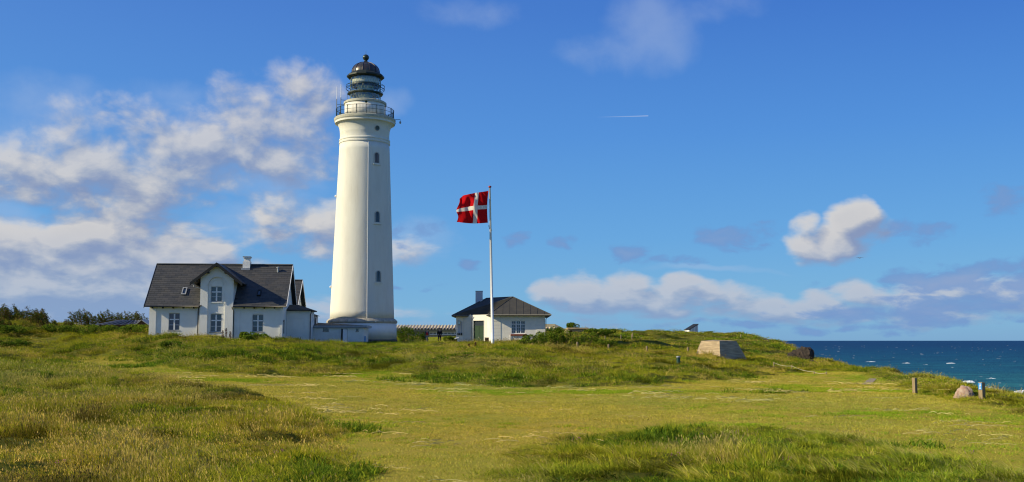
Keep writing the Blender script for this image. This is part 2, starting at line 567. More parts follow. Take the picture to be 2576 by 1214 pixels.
def tag(o, label=None, cat=None, group=None, kind=None):
    if label:
        o['label'] = label
    if cat:
        o['category'] = cat
    if group:
        o['group'] = group
    if kind:
        o['kind'] = kind
    return o


def empty(name, loc, rz=0.0):
    o = bpy.data.objects.new(name, None)
    o.location = loc
    o.rotation_euler.z = rz
    o.empty_display_size = .5
    COL.objects.link(o)
    return o


def inst(src, parent=None, loc=None, rz=None, name=None):
    o = src.copy()
    COL.objects.link(o)
    if parent is not None:
        o.parent = parent
    if loc is not None:
        o.location = loc
    if rz is not None:
        o.rotation_euler.z = rz
    return o


def copy_tree(src, parent=None):
    o = src.copy()
    COL.objects.link(o)
    o.parent = parent
    for ch in list(src.children):
        copy_tree(ch, o)
    return o


# ------------------------------------------------------------------ terrain
def _h(ix, iy, seed):
    n = (ix.astype(np.int64) * 374761393 + iy.astype(np.int64) * 668265263 + seed * 974634777) & 0xffffffff
    n = ((n ^ (n >> 13)) * 1274126177) & 0xffffffff
    n = n ^ (n >> 16)
    return (n & 0xffff) / 65535.0


def vnoise(x, y, seed=0):
    ix = np.floor(x)
    iy = np.floor(y)
    fx = x - ix
    fy = y - iy
    fx = fx * fx * (3 - 2 * fx)
    fy = fy * fy * (3 - 2 * fy)
    a = _h(ix, iy, seed)
    b = _h(ix + 1, iy, seed)
    c = _h(ix, iy + 1, seed)
    d = _h(ix + 1, iy + 1, seed)
    return (a + (b - a) * fx) * (1 - fy) + (c + (d - c) * fx) * fy


def fbm(x, y, scale, octv=4, seed=0, rough=.5):
    x = np.asarray(x, float) / scale
    y = np.asarray(y, float) / scale
    s = 0
    a = 1.0
    tot = 0
    for i in range(octv):
        s = s + a * (vnoise(x, y, seed + i * 17) - .5)
        tot += a
        a *= rough
        x = x * 2.03 + 13.1
        y = y * 2.03 + 7.7
    return s / tot * 2      # about -1..1


NEAR = [(-60, 2.0), (-10, 1.7), (0, 1.35), (8, .7), (16, .15), (21, 0.0)]
COLS = [
    (-900, [(45, .5), (65, .9), (85, 1.6), (100, 3.2), (115, 5.6), (130, 6.4), (200, 6)]),
    (0, [(45, .35), (65, .7), (85, 1.2), (95, 1.9), (105, 3.4), (115, 5.1), (130, 5.8), (200, 5.2)]),
    (250, [(45, .25), (65, .5), (80, .75), (90, 1.15), (94, 1.35), (100, 2.6), (108, 3.7), (118, 4.1), (140, 4.2), (200, 3.6)]),
    (375, [(45, .22), (65, .48), (78, .7), (87, 1.05), (93, 1.8), (99, 3.1), (102, 3.45), (108, 3.85), (118, 4.0), (140, 3.8), (200, 3.2)]),
    (450, [(45, .2), (65, .45), (78, .68), (85, 1.0), (91, 2.35), (97, 3.25), (101, 3.3), (106, 2.7), (140, 2.7), (200, 2.7)]),
    (700, [(45, .15), (65, .3), (77, .55), (84, .95), (90, 2.2), (95, 2.8), (102, 2.7), (150, 2.7), (200, 2.6)]),
    (880, [(45, .1), (65, .2), (77, .5), (85, 1.0), (94, 2.15), (101, 2.55), (110, 2.55), (150, 2.7), (200, 2.6)]),
    (970, [(45, .05), (65, .1), (74, .35), (86, 1.2), (97, 2.1), (105, 2.6), (115, 2.75), (135, 2.8), (172, 3.3), (200, 3.2)]),
    (1100, [(45, 0), (65, 0), (72, .25), (79, .9), (92, 1.85), (102, 2.5), (112, 2.6), (135, 2.75), (172, 3.5), (200, 3.3)]),
    (1300, [(45, 0), (65, 0), (71, .2), (78, 1.0), (90, 1.9), (103, 2.6), (115, 2.7), (135, 2.8), (172, 3.5), (200, 3.3)]),
    (1450, [(45, 0), (65, 0), (72, .2), (81, .9), (95, 1.75), (110, 2.45), (130, 3.2), (150, 4.1), (170, 4.75), (200, 4.5), (300, 4)]),
    (1600, [(45, 0), (65, 0), (74, .2), (84, .8), (105, 1.5), (125, 2.1), (150, 3.0), (190, 4.1), (230, 4.2), (300, 3.8)]),
    (1750, [(45, 0), (65, 0), (78, .15), (88, .5), (100, .85), (115, 1.4), (140, 2.3), (180, 3.3), (230, 4.1), (260, 4.35), (300, 3.8)]),
    (1850, [(45, 0), (65, 0), (80, 0), (92, .3), (110, .95), (125, 1.5), (150, 2.4), (190, 3.2), (240, 3.9), (300, 3.6)]),
    (1950, [(45, 0), (65, 0), (82, 0), (95, .12), (110, .6), (125, 1.15), (150, 1.8), (180, 2.4), (205, 2.7), (240, 2.4), (300, 2)]),
    (2050, [(45, 0), (65, 0), (88, 0), (100, .1), (112, .4), (121, .5), (135, .1), (300, 0)]),
    (2200, [(45, 0), (65, 0), (82, 0), (92, .1), (100, 0), (110, -.6), (300, -1)]),
    (2330, [(30, 0), (60, -.05), (72, .0), (77, -.05), (86, -1), (300, -1)]),
    (2450, [(30, 0), (50, -.05), (56, -.05), (62, -.5), (300, -1)]),
    (2576, [(25, 0), (41, -.05), (47, -.1), (52, -.5), (300, -1)]),
    (3200, [(25, 0), (34, -.1), (40, -.4), (300, -1)]),
]
T_COL = np.array([(u - 1288) / FPX for u, _ in COLS])
EDGE = ([-60, 0, 36, 47, 56, 75, 92, 122, 205, 300, 500, 3500], [24, 23.5, 23, 24.5, 26.5, 31.5, 34, 38, 55, 68, 85, 85])


def base_h(x, y):
    x = np.asarray(x, float)
    y = np.asarray(y, float)
    t = x / (np.maximum(y, 12) * math.cos(PITCH))
    t = np.clip(t, T_COL[0], T_COL[-1] - 1e-6)
    zs = np.stack([np.interp(y, [p[0] for p in NEAR + c], [p[1] for p in NEAR + c]) for _, c in COLS])
    i = np.clip(np.searchsorted(T_COL, t, side='right') - 1, 0, len(COLS) - 2)
    f = (t - T_COL[i]) / (T_COL[i + 1] - T_COL[i])
    f = .5 * f + .5 * f * f * (3 - 2 * f)
    sh = zs.shape[1:]
    zf = zs.reshape(len(COLS), -1)
    k = np.arange(zf.shape[1])
    ii = i.reshape(-1)
    return (zf[ii, k] * (1 - f.reshape(-1)) + zf[ii + 1, k] * f.reshape(-1)).reshape(sh)


def hit(u, v, y0=9.0, y1=280.0):
    """where a survey sight line first meets the ground"""
    ys = np.arange(y0, y1, .25)
    r = ray(u, v)
    xs = r.x / r.y * ys
    zs = EYE.z + r.z / r.y * ys
    g = base_h(xs, ys)
    w = np.nonzero(zs <= g)[0]
    k = w[0] if len(w) else len(ys) - 1
    return xs[k], ys[k]


MOWN_PX = [(900, 1214), (862, 1120), (850, 1088), (790, 1050), (700, 1012), (560, 985), (430, 962), (330, 942), (180, 900), (270, 900), (400, 916),
           (480, 938), (640, 945), (800, 948), (930, 934), (1000, 938), (1060, 955), (1200, 968), (1450, 978), (1650, 970), (1860, 955), (1950, 942),
           (2080, 936), (2180, 940), (2230, 955), (2300, 992), (2400, 1014), (2576, 1045), (2800, 1068), (2800, 1230), (2576, 1192), (2400, 1150),
           (2200, 1112), (2000, 1085), (1750, 1080), (1600, 1090), (1450, 1112), (1300, 1150), (1160, 1214), (1050, 1300), (1000, 1300)]
MOWN = np.array([hit(u, v) for u, v in MOWN_PX])


def poly_sd(px, py, poly):
    """signed distance, positive inside"""
    shp = px.shape
    x = px.reshape(-1)
    y = py.reshape(-1)
    d = np.full(x.shape, 1e9)
    ins = np.zeros(x.shape, bool)
    n = len(poly)
    for i in range(n):
        ax, ay = poly[i]
        bx, by = poly[(i + 1) % n]
        ex, ey = bx - ax, by - ay
        L = ex * ex + ey * ey + 1e-9
        tt = np.clip(((x - ax) * ex + (y - ay) * ey) / L, 0, 1)
        d = np.minimum(d, np.hypot(x - ax - tt * ex, y - ay - tt * ey))
        c = ((ay > y) != (by > y)) & (x < ex * (y - ay) / (ey if abs(ey) > 1e-9 else 1e-9) + ax)
        ins ^= c
    return np.where(ins, d, -d).reshape(shp)


def mown_sd(x, y):
    jx = fbm(x, y, 3.0, 3, 5) * 1.1
    jy = fbm(x, y, 3.0, 3, 9) * 2.2
    yard = np.minimum(np.minimum(x + 15.2, -6.2 - x), np.minimum(y - 111.0, 171.0 - y)) + jx
    return np.maximum(poly_sd(x + jx, y + jy, MOWN), yard)


def sstep(a, b, x):
    t = np.clip((x - a) / (b - a), 0, 1)
    return t * t * (3 - 2 * t)


def height(x, y, sd=None):
    x = np.asarray(x, float)
    y = np.asarray(y, float)
    if sd is None:
        sd = mown_sd(x, y)
    h = base_h(x, y)
    tall = sstep(.2, -1.6, sd)
    near = sstep(130, 60, y)
    h = h + .10 * fbm(x, y, 11, 3, 3)
    h = h + tall * (.18 * near + .42 * fbm(x, y, 6.5, 3, 21) * (1 - .35 * near) + .42 * np.maximum(fbm(x, y, 2.3, 3, 31), -.30) + .22 * fbm(x, y, 1.2, 2, 41)) * sstep(19, 24, y)
    dune = sstep(104, 135, y) * sstep(.03, .12, x / np.maximum(y, 20))
    h = h + dune * (.6 * fbm(x, y, 16, 3, 51) + 1.1 * np.maximum(fbm(x, y * .6, 8, 3, 55), -.2) - .2) - .75 * sstep(9, 3, np.hypot(x - 46.5, y - 258))
    # keep the building plots level
    plot = sstep(100, 103, y) * sstep(135, 130, y) * sstep(-38.5, -36.5, x) * sstep(9, 7, x)
    h = h * (1 - .8 * plot) + plot * .8 * np.minimum(base_h(x, y), 2.75)
    edge = np.interp(y, *EDGE) + 2.2 * fbm(y, y * 0 + 3.0, 9, 3, 61)
    over = np.maximum(x - edge, 0)
    h = h - over * .62 * sstep(0, 5, over) + sstep(-6, 0, x - edge) * sstep(6, 0, x - edge) * .25 * fbm(x, y, 4, 3, 71)
    return np.maximum(h, -27.0)


def H(x, y):
    return float(height(np.array([x]), np.array([y]))[0])


ysr = np.concatenate([np.arange(-38, 18, 2.0), np.arange(18, 60, .3), np.arange(60, 130, .42), np.arange(130, 285, 1.0), np.geomspace(286, 3500, 50)])
tsr = np.concatenate([-np.geomspace(3.0, .47, 40)[:-1], np.linspace(-.47, .47, 440), np.geomspace(.47, 3.0, 40)[1:]])
TT, YY = np.meshgrid(tsr, ysr)
XX = TT * (YY + 40)
SD = mown_sd(XX, YY)
ZZ = height(XX, YY, SD)
nr, nc = XX.shape
me = bpy.data.meshes.new('ground')
me.vertices.add(nr * nc)
me.vertices.foreach_set('co', np.stack([XX, YY, ZZ], -1).reshape(-1).astype(np.float32))
ii = (np.arange(nr - 1)[:, None] * nc + np.arange(nc - 1)[None, :]).reshape(-1)
q = np.stack([ii, ii + 1, ii + nc + 1, ii + nc], -1).reshape(-1)
me.loops.add(len(q))
me.loops.foreach_set('vertex_index', q.astype(np.int32))
me.polygons.add(len(ii))
me.polygons.foreach_set('loop_start', np.arange(0, len(q), 4, dtype=np.int32))
me.polygons.foreach_set('use_smooth', np.ones(len(ii), bool))
me.update(calc_edges=True)
at = me.attributes.new('mown', 'FLOAT', 'POINT')
at.data.foreach_set('value', sstep(-.5, .3, SD).reshape(-1).astype(np.float32))


def b_ground(t):
    co = t.n('ShaderNodeTexCoord').outputs['Object']
    mw = t.n('ShaderNodeAttribute', attribute_name='mown').outputs['Fac']
    n1 = t.noise(co, .22, 6, .62)
    n2 = t.noise(t.vmath('MULTIPLY', co, (.7, 1.6, 1)), 1.1, 6, .65)
    n3 = t.noise(t.vmath('MULTIPLY', co, (1, 1, 1)), 9, 5, .7)
    mown = t.ramp(n1, [(.25, (.26, .26, .034)), (.48, (.35, .29, .042)), (.60, (.42, .30, .06)), (.75, (.29, .28, .036))])
    mown = t.mix(t.mapr(n2, .50, .70, 0, .55), mown, (.44, .31, .07))
    mown = t.mix(t.mapr(n3, .35, .7, 0, .55), mown, (.16, .20, .012))
    tall = t.ramp(n2, [(.3, (.06, .08, .012)), (.5, (.12, .12, .018)), (.7, (.19, .15, .03))])
    tall = t.mix(t.mapr(n3, .4, .7, 0, .6), tall, (.07, .09, .01))
    c = t.mix(mw, tall, mown)
    # sand shows on the steep sea cliff
    g = t.n('ShaderNodeNewGeometry')
    up = t.n('ShaderNodeSeparateXYZ', {0: g.outputs['Normal']}).outputs[2]
    z = t.n('ShaderNodeSeparateXYZ', {0: co}).outputs[2]
    sand = t.mapr(z, -1.5, -7, 0, 1)
    c = t.mix(t.math('MULTIPLY', sand, t.mapr(n1, .4, .6)), c, (.42, .33, .20))
    bn = t.n('ShaderNodeBump', {'Height': t.noise(co, 16, 4, .7), 'Strength': .7, 'Distance': .06})
    return t.n('ShaderNodeBsdfPrincipled', {'Base Color': c, 'Roughness': 1.0, 'Specular IOR Level': .05, 'Normal': bn.outputs[0]}).outputs[0]


me.materials.append(material('ground_soil_and_turf', b_ground))
ground = bpy.data.objects.new('ground', me)
COL.objects.link(ground)
tag(ground, kind='structure')

# ------------------------------------------------------------------ sea
SEA = -25.0


def b_sea(t):
    co = t.n('ShaderNodeTexCoord').outputs['Object']
    sx = t.n('ShaderNodeSeparateXYZ', {0: co})
    # offshore distance: shallow sand bars make the water green
    off = t.math('ADD', sx.outputs[1], t.math('MULTIPLY', sx.outputs[0], .4))
    ln = t.math('LOGARITHM', t.math('MAXIMUM', off, 50.0), 10.0)
    bars = t.noise(t.vmath('MULTIPLY', co, (.0012, .0075, 1)), 1.0, 5, .6)
    fac = t.math('ADD', t.mapr(ln, 2.68, 4.0, 0, 1), t.math('MULTIPLY', t.math('SUBTRACT', bars, .5), .42))
    c = t.ramp(fac, [(0.0, (.040, .215, .215)), (.16, (.028, .180, .205)), (.32, (.016, .125, .190)), (.55, (.010, .085, .170)), (.8, (.009, .060, .150)), (1.0, (.009, .055, .145))])
    patch = t.noise(t.vmath('MULTIPLY', co, (.012, .03, 1)), 1.0, 7, .68)
    c = t.mix(t.mapr(patch, .42, .66, 0, .65), c, (.006, .040, .095))
    streak = t.noise(t.vmath('MULTIPLY', co, (.09, .05, 1)), 1.0, 6, .7)
    fm = t.mapr(streak, .76, .82, 0, .35)
    surfz = t.mapr(ln, 2.78, 2.58, 0, 1)
    surf = t.mapr(t.noise(t.vmath('MULTIPLY', co, (.012, .05, 1)), 1.0, 6, .62), .55, .62)
    fm = t.math('MAXIMUM', fm, t.math('MULTIPLY', surfz, t.math('MULTIPLY', surf, .85)))
    c = t.mix(fm, c, (.62, .70, .72))
    h1 = t.noise(t.vmath('MULTIPLY', co, (.10, .16, 1)), 1.0, 8, .65)
    bn = t.n('ShaderNodeBump', {'Height': h1, 'Strength': 1.0, 'Distance': 5.0})
    dif = t.n('ShaderNodeBsdfDiffuse', {'Color': c, 'Normal': bn.outputs[0]})
    gl = t.n('ShaderNodeBsdfGlossy', {'Color': (.5, .62, .8, 1), 'Roughness': .35, 'Normal': bn.outputs[0]})
    emi = t.n('ShaderNodeMixShader', {0: .09, 1: dif.outputs[0], 2: gl.outputs[0]})
    return emi.outputs[0]


b = MB()
S = 90000.0
b.add([(-S, -2000, SEA), (S, -2000, SEA), (S, S, SEA), (-S, S, SEA)], [(0, 1, 2, 3)])
sea = b.build('sea', material('north_sea_water', b_sea))
tag(sea, kind='structure')

M_FOAM = simple('foam', (.75, .80, .82), .9, .1)


def wave_crest(mb, x, y, L, hgt, ang):
    n = 7
    ca, sa = math.cos(ang), math.sin(ang)
    vs = []
    for i in range(n):
        f = i / (n - 1)
        k = math.sin(math.pi * f) ** .6
        px = (f - .5) * L
        j = random.uniform(-.12, .12) * L * .15
        for (dy, dz) in ((-hgt * 1.6, -.05), (-hgt * .25, hgt * k), (hgt * 2.0, -.05)):
            vs.append((x + px * ca - (dy + j) * sa, y + px * sa + (dy + j) * ca, SEA + dz * (1 if dz < 0 else random.uniform(.7, 1.1))))
    fs = []
    for i in range(n - 1):
        a = i * 3
        fs += [(a, a + 3, a + 4, a + 1), (a + 1, a + 4, a + 5, a + 2)]
    mb.add(vs, fs)


b = MB()
for k in range(190):
    y = 10 ** random.uniform(2.75, 3.75)
    t_ = random.uniform(.25, .62)
    wave_crest(b, t_ * y, y, random.uniform(1.2, 4) * (y / 700) ** .5, random.uniform(.05, .17) * (y / 700) ** .5, random.gauss(0, .2))
caps = b.build('whitecaps', M_FOAM)
tag(caps, 'small white wave crests scattered over the blue sea', 'whitecaps', kind='stuff')
b = MB()
for (u0, u1, v, hh) in [(2395, 2425, 960, 1.3), (2430, 2462, 960, 2.0), (2545, 2600, 984, 2.2), (2505, 2560, 986.5, 1.1), (2548, 2640, 992, 2.4), (2530, 2600, 1000, 2.6), (2560, 2680, 1005, 2.0), (2600, 2720, 1012, 2.2),
                        (2270, 2292, 913, 1.0), (2180, 2205, 909.5, .9), (2375, 2400, 913.5, 1.2), (2490, 2502, 950, .7), (2478, 2492, 971, .5), (1925, 1935, 895, .6)]:
    pv0 = P((u0 + u1) / 2, v, 28 * FPX / (v - 857) * .985)
    L_ = (u1 - u0) / FPX * pv0.y
    for k in range(5):
        wave_crest(b, pv0.x + random.uniform(-.35, .35) * L_, pv0.y + random.uniform(-6, 6), L_ * random.uniform(.35, .8), hh * random.uniform(.3, .75), random.gauss(0, .05))
brk = b.build('breakers', M_FOAM)
tag(brk, 'white surf breaking near the shore below the dune', 'surf', kind='stuff')

# ------------------------------------------------------------------ frames for reading survey positions on walls
class Frame:
    def __init__(s, origin, rz):
        s.o = Vector(origin)
        s.rz = rz
        s.m = Matrix.Translation(s.o) @ Matrix.Rotation(rz, 4, 'Z')
        s.i = s.m.inverted()

    def at(s, u, v, d):
        """local (x, z) where the sight line meets the wall plane y_local = d"""
        e = s.i @ EYE
        q = s.i.to_3x3() @ ray(u, v)
        k = (d - e.y) / q.y
        p = e + q * k
        return p.x, p.z


def R3(x, y):
    return (500 + .29655 * x) / 1.4907, (940 + .29655 * y) / 1.4907


def R4(x, y):
    return (1040 + .18634 * x) / 1.4907, (1100 + .18634 * y) / 1.4907


def R5(x, y):
    return (1480 + .26398 * x) / 1.4907, (1060 + .26398 * y) / 1.4907


def R1(x, y):
    return (1200 + .31304 * x) / 1.4907, (180 + .31304 * y) / 1.4907


def R7(x, y):
    return (2040 + .37267 * x) / 1.4907, (1180 + .37267 * y) / 1.4907


def R8(x, y):
    return (2900 + .36491 * x) / 1.4907, (1240 + .36491 * y) / 1.4907


# ------------------------------------------------------------------ lighthouse
LHY = 121.0
LHX = P(910, 857, LHY).x
LHZ = 2.75
lh = empty('lighthouse', (LHX, LHY, LHZ))
tag(lh, 'tall round white lighthouse with a dark copper lantern dome and iron gallery', 'lighthouse')


def lz(v):
    return P(912, v, LHY).z - LHZ


def lr(px, v):
    z = lz(v) + LHZ - 3
    return px / FPX * (LHY * math.cos(PITCH) + z * math.sin(PITCH))


def lz1(y):
    return lz(R1(557, y)[1])


def lr1(px, y):
    return lr(px * .31304 / 1.4907, R1(557, y)[1])


MB().lathe([(lr(89, 857), -1.2), (lr(89, 857), .35), (lr(87.5, 857), .36)], 64).build('footing', M_FOOT, lh, True, auto=True)
MB().lathe([(lr(87.2, 850), .36), (lr(86.5, 820), lz(814))], 64).build('plinth', M_WALL, lh, True)
# stone ring in separate blocks
zr0, zr1 = lz(815.4), lz(803)
nseg = 24
rr = lr(88.5, 810)
prof = [(lr(80, 810) - .3, zr0), (rr - .12, zr0), (rr, zr0 + .12), (rr, zr0 + .30), (rr - .10, zr0 + .42), (lr(82.5, 806), zr1), (lr(80, 810) - .3, zr1)]
blk = MB().lathe(prof, 4, R(.25), 2 * math.pi / nseg - R(.25)).build('ring_stone', M_STONE, lh, True, auto=True)
for k in range(1, nseg):
    inst(blk, lh, rz=2 * math.pi * k / nseg)
# shaft
zt = lz1(1168)
zs0 = zr1
shaft_prof = []
for k in range(25):
    f = k / 24
    z = zs0 + (zt - zs0) * f
    r_b, r_t = lr(80.2, 804), lr(62.2, 366)
    shaft_prof.append((r_b + (r_t - r_b) * f - .05 * math.sin(math.pi * f) * 0, z))


def shaft_r(z):
    f = (z - zs0) / (zt - zs0)
    return lr(80.2, 804) + (lr(62.2, 366) - lr(80.2, 804)) * f


MB().lathe(shaft_prof, 96).build('shaft', M_WHITE, lh, True)
z = zt
rb = lr1(296, 1168)
MB().lathe([(rb, z), (lr1(303, 1150), z + .05), (lr1(303, 1150), z + .22), (lr1(297, 1150), z + .27), (lr1(297, 1150), z + .36), (lr1(303, 1140), z + .41), (lr1(302, 1140), z + .55), (rb - .02, z + .62)], 96).build('moulding_band', M_WHITE, lh, True, auto=True)
zc0, zc1 = z + .62, lz1(925)
cov = [(rb - .02, zc0), (rb - .05, zc0 + .55)]
r1 = lr1(348, 925)
for k in range(9):
    a = k / 8 * math.pi / 2
    cov.append((rb - .03 + (r1 - rb) * (1 - math.cos(a)), zc0 + .6 + (zc1 - zc0 - .6) * math.sin(a)))
MB().lathe(cov, 96).build('cove', M_WHITE, lh, True, auto=True)
zg0, zg1 = zc1, lz1(858)
rg = lr1(364, 870)
MB().lathe([(r1, zg0), (r1 + .06, zg0 + .02), (r1 + .06, zg1 - .50), (rg - .10, zg1 - .46), (rg, zg1 - .36)], 96).build('gallery_fascia', M_WHITE, lh, True, auto=True)
MB().lathe([(rg - .12, zg1 - .36), (rg, zg1 - .355), (rg + .02, zg1 - .10), (rg - .06, zg1), (1.0, zg1 + .02)], 96).build('gallery_slab', M_LEDGE, lh, True, auto=True)
# railing
rrl = lr1(342, 800)
npost = 18
post = MB().box(rrl - .035, rrl + .035, -.035, .035, zg1, zg1 + 1.15)
post.box(rrl - .06, rrl + .06, -.06, .06, zg1, zg1 + .10).box(rrl - .05, rrl + .05, -.05, .05, zg1 + .25, zg1 + .33).box(rrl - .05, rrl + .05, -.05, .05, zg1 + .98, zg1 + 1.06)
po = post.build('railing_post', M_IRON, lh)
po.rotation_euler.z = R(-98.4 + 0)
for k in range(1, npost):
    inst(po, lh, rz=R(-98.4) + 2 * math.pi * k / npost)
for hh, rad in ((1.10, .030), (.62, .022), (.12, .022)):
    MB().tube([(rrl * math.cos(a), rrl * math.sin(a), zg1 + hh) for a in np.linspace(0, 2 * math.pi, 72, endpoint=False)], rad, 5, True).build('handrail' if hh > 1 else 'rail', M_IRON, lh)
b = MB()
for k in range(npost * 7):
    a = 2 * math.pi * (k + .5) / (npost * 7)
    c_, s_ = rrl * math.cos(a), rrl * math.sin(a)
    b.tube([(c_, s_, zg1 + .12), (c_, s_, zg1 + 1.1)], .012, 3)
tag(b.build('balusters', M_IRON, lh), kind='stuff')
# drum
zd = lz1(690)
rd = lr1(243, 760)
MB().lathe([(rd, zg1), (rd, zd)], 64).build('drum', M_CREAM, lh, True)
rc = lr1(254, 680)
MB().lathe([(rd, zd), (rc, zd + .03), (rc, zd + .26), (rc - .12, zd + .34), (lr1(190, 660), zd + .40), (.5, zd + .40)], 64).build('drum_cornice', M_LEDGE, lh, True, auto=True)
# lantern
rl = lr1(181, 500)
z0 = zd + .40
z3 = lz1(372)
tz = [z0, z0 + (z3 - z0) * .32, z0 + (z3 - z0) * .68, z3]
NP = 16
bars = MB()
for i in range(3):
    za, zb = tz[i], tz[i + 1]
    for up in (0, 1):
        tri = MB()
        h_ = math.pi / NP
        rz_ = rl - .01
        def pt(a, z_):
            return (rz_ * math.cos(a), rz_ * math.sin(a), z_)
        if up:
            tri.add([pt(-h_ * .97, za), pt(0, za), pt(h_ * .97, za), pt(0, zb)], [(0, 1, 3), (1, 2, 3)])
        else:
            tri.add([pt(0, za), pt(h_ * .97, zb), pt(0, zb), pt(-h_ * .97, zb)], [(0, 1, 2), (0, 2, 3)])
        pn = tri.build('pane', M_LANT, lh)
        off = h_ if (up ^ (i % 2)) else 0
        pn.rotation_euler.z = off
        for k in range(1, NP):
            inst(pn, lh, rz=off + 2 * math.pi * k / NP)
    sh_ = 0 if i % 2 else math.pi / NP
    for k in range(NP):
        for d_ in (-1, 1):
            # apex above the pane centre, feet at its two corners
            a0 = 2 * math.pi * k / NP + sh_
            a1 = a0 + d_ * math.pi / NP
            bars.tube([(rl * math.cos(a1), rl * math.sin(a1), za), (rl * math.cos((a0 + a1) / 2), rl * math.sin((a0 + a1) / 2), (za + zb) / 2), (rl * math.cos(a0), rl * math.sin(a0), zb)], .017, 4)
bars.build('astragal_bars', simple('astragal_paint', (.26, .31, .22), .5), lh)
for i, zz in enumerate(tz):
    MB().lathe([(rl - .03, zz - .05), (rl + .05, zz - .05), (rl + .05, zz + .05), (rl - .03, zz + .05), (rl - .03, zz - .05)], 48).build('ring_bar', M_IRON, lh, False)
# ledge ring and outer hand rail with brackets
rlg = lr1(214, 570)
MB().lathe([(rl, tz[1] - .14), (rlg, tz[1] + .00), (rlg, tz[1] + .12), (rl, tz[1] + .10)], 12).build('lantern_ledge', M_IRON, lh)
rh = lr1(229, 480)
for zz in (tz[2] - .02, tz[2] - .42):
    rad = rh if zz > tz[2] - .1 else rh
    MB().tube([(rad * math.cos(a), rad * math.sin(a), zz) for a in np.linspace(0, 2 * math.pi, 48, endpoint=False)], .028, 5, True).build('lantern_rail', M_IRON, lh)
br_ = MB()
br_.tube([(rl, 0, tz[2] + .16), (rh, 0, tz[2] - .02), (rh, 0, tz[2] - .42), (rl, 0, tz[2] - .70)], .026, 4)
bo = br_.build('rail_bracket', M_IRON, lh)
for k in range(1, 12):
    inst(bo, lh, rz=2 * math.pi * k / 12)
# lens, turning on its stand
lens = MB()
prof = []
for k in range(45):
    f = k / 44
    zz = z0 + .35 + f * (z3 - z0 - .6)
    r_ = 1.02 * (1 - .42 * abs(2 * f - 1) ** 2.2)
    prof += [(r_, zz), (r_ - .035, zz + .022)]
lens.lathe(prof, 32)
lens.build('lens', M_LENS, lh)
MB().lathe([(.45, z0), (.45, z0 + .3), (.6, z0 + .32), (.6, z0 + .36)], 16).build('lens_stand', simple('brass', (.35, .25, .08), .35, .1, metal=.7), lh, True, auto=True)
MB().lathe([(.25, z0 + .4), (.25, z3 - .3)], 10).build('lamp', simple('lamp_glass', (.7, .66, .45), .2, .1), lh, True)
MB().lathe([(1.62, tz[2] - .02), (1.62, z3 - .05)], 32).build('curtain', simple('lantern_curtain', (.62, .60, .46), .9, .12, 3), lh, True)
# roof: rim, dome panels, ribs, ball
rim = lr1(223, 340)
zr = z3
nd_ = 12
off_d = R(-98.4 + 3)
rim_o = MB().lathe([(rl - .12, zr - .04), (rim - .12, zr + .02), (rim, zr + .12), (rim, zr + .30), (lr1(172, 300), zr + .68), (.4, zr + .68)], nd_).build('dome_rim', simple('dome_rim_metal', (.030, .040, .034), .5, .3, 3, metal=.3), lh)
rim_o.rotation_euler.z = off_d + math.pi / nd_
zdm0 = zr + .66
zdm1 = lz1(178)
rdm = lr1(168, 290)
dp = []
for k in range(11):
    a = k / 10 * R(84)
    dp.append((rdm * math.cos(a) ** .92, zdm0 + (zdm1 - zdm0) * math.sin(a)))
pan = MB().lathe(dp, 3, R(.6), 2 * math.pi / nd_ - R(.6)).build('dome_panel', M_COPPER, lh, True)
rib = MB().tube([((r_ + .02), 0, z_) for r_, z_ in dp], .045, 5).build('dome_rib', M_COPPER, lh)
for o_ in (pan, rib):
    o_.rotation_euler.z = off_d
    for k in range(1, nd_):
        inst(o_, lh, rz=off_d + 2 * math.pi * k / nd_)
MB().lathe([(r_ - .06, z_) for r_, z_ in dp] + [(.02, dp[-1][1])], 24).build('dome_lining', M_IRON, lh, True)
ball_r = lr(8.0, 145)
zb_ = lz1(118)
pf = [(.42, zdm1 - .12), (.40, zdm1 + .02), (.22, zdm1 + .14), (.15, zdm1 + .35), (.20, zb_ - ball_r * 1.05)]
for k in range(13):
    a = -math.pi / 2 + .5 + k / 12 * (math.pi - .5)
    pf.append((max(ball_r * math.cos(a), .001), zb_ + ball_r * math.sin(a)))
MB().lathe(pf, 24).build('finial_ball', simple('finial_copper', (.055, .075, .065), .32, .3, 3, metal=.55), lh, True)
MB().tube([(0, 0, zb_ + ball_r - .02), (0, 0, lz1(42))], .018, 4).build('lightning_spike', M_IRON, lh)
# antennas on the left of the gallery
e_ang = math.atan2(-1, .145)


def at_px(u, v, Y=LHY):
    p = P(u, v, Y)
    return Vector((p.x - LHX, p.y - LHY, p.z - LHZ))


for (xz, ytop, ymid, ybot) in ((206, 480, 625, 815), (250, 447, 600, 800)):
    a = at_px(*R1(xz, ybot)); m_ = at_px(*R1(xz, ymid)); c_ = at_px(*R1(xz + 1, ytop))
    yy_ = -.5 if xz < 230 else -.2
    for q_ in (a, m_, c_):
        q_.y += yy_
        q_.x = a.x
    o_ = MB().tube([a, m_], .045, 6).build('antenna_mast', M_IRON, lh)
    MB().tube([m_, c_], .032, 6).build('aerial', M_ANT, o_)
a = at_px(*R1(250, 624)); c_ = at_px(*R1(326, 632))
o_ = MB().tube([a, c_], .03, 5).build('antenna_arm', M_IRON, lh)
MB().tube([c_, c_ + Vector((0, 0, 1.25 * .78))], .028, 5).build('aerial', M_ANT, o_)
MB().tube([at_px(*R1(206, 682)), at_px(*R1(290, 680))], .025, 5).build('antenna_brace', M_IRON, lh)
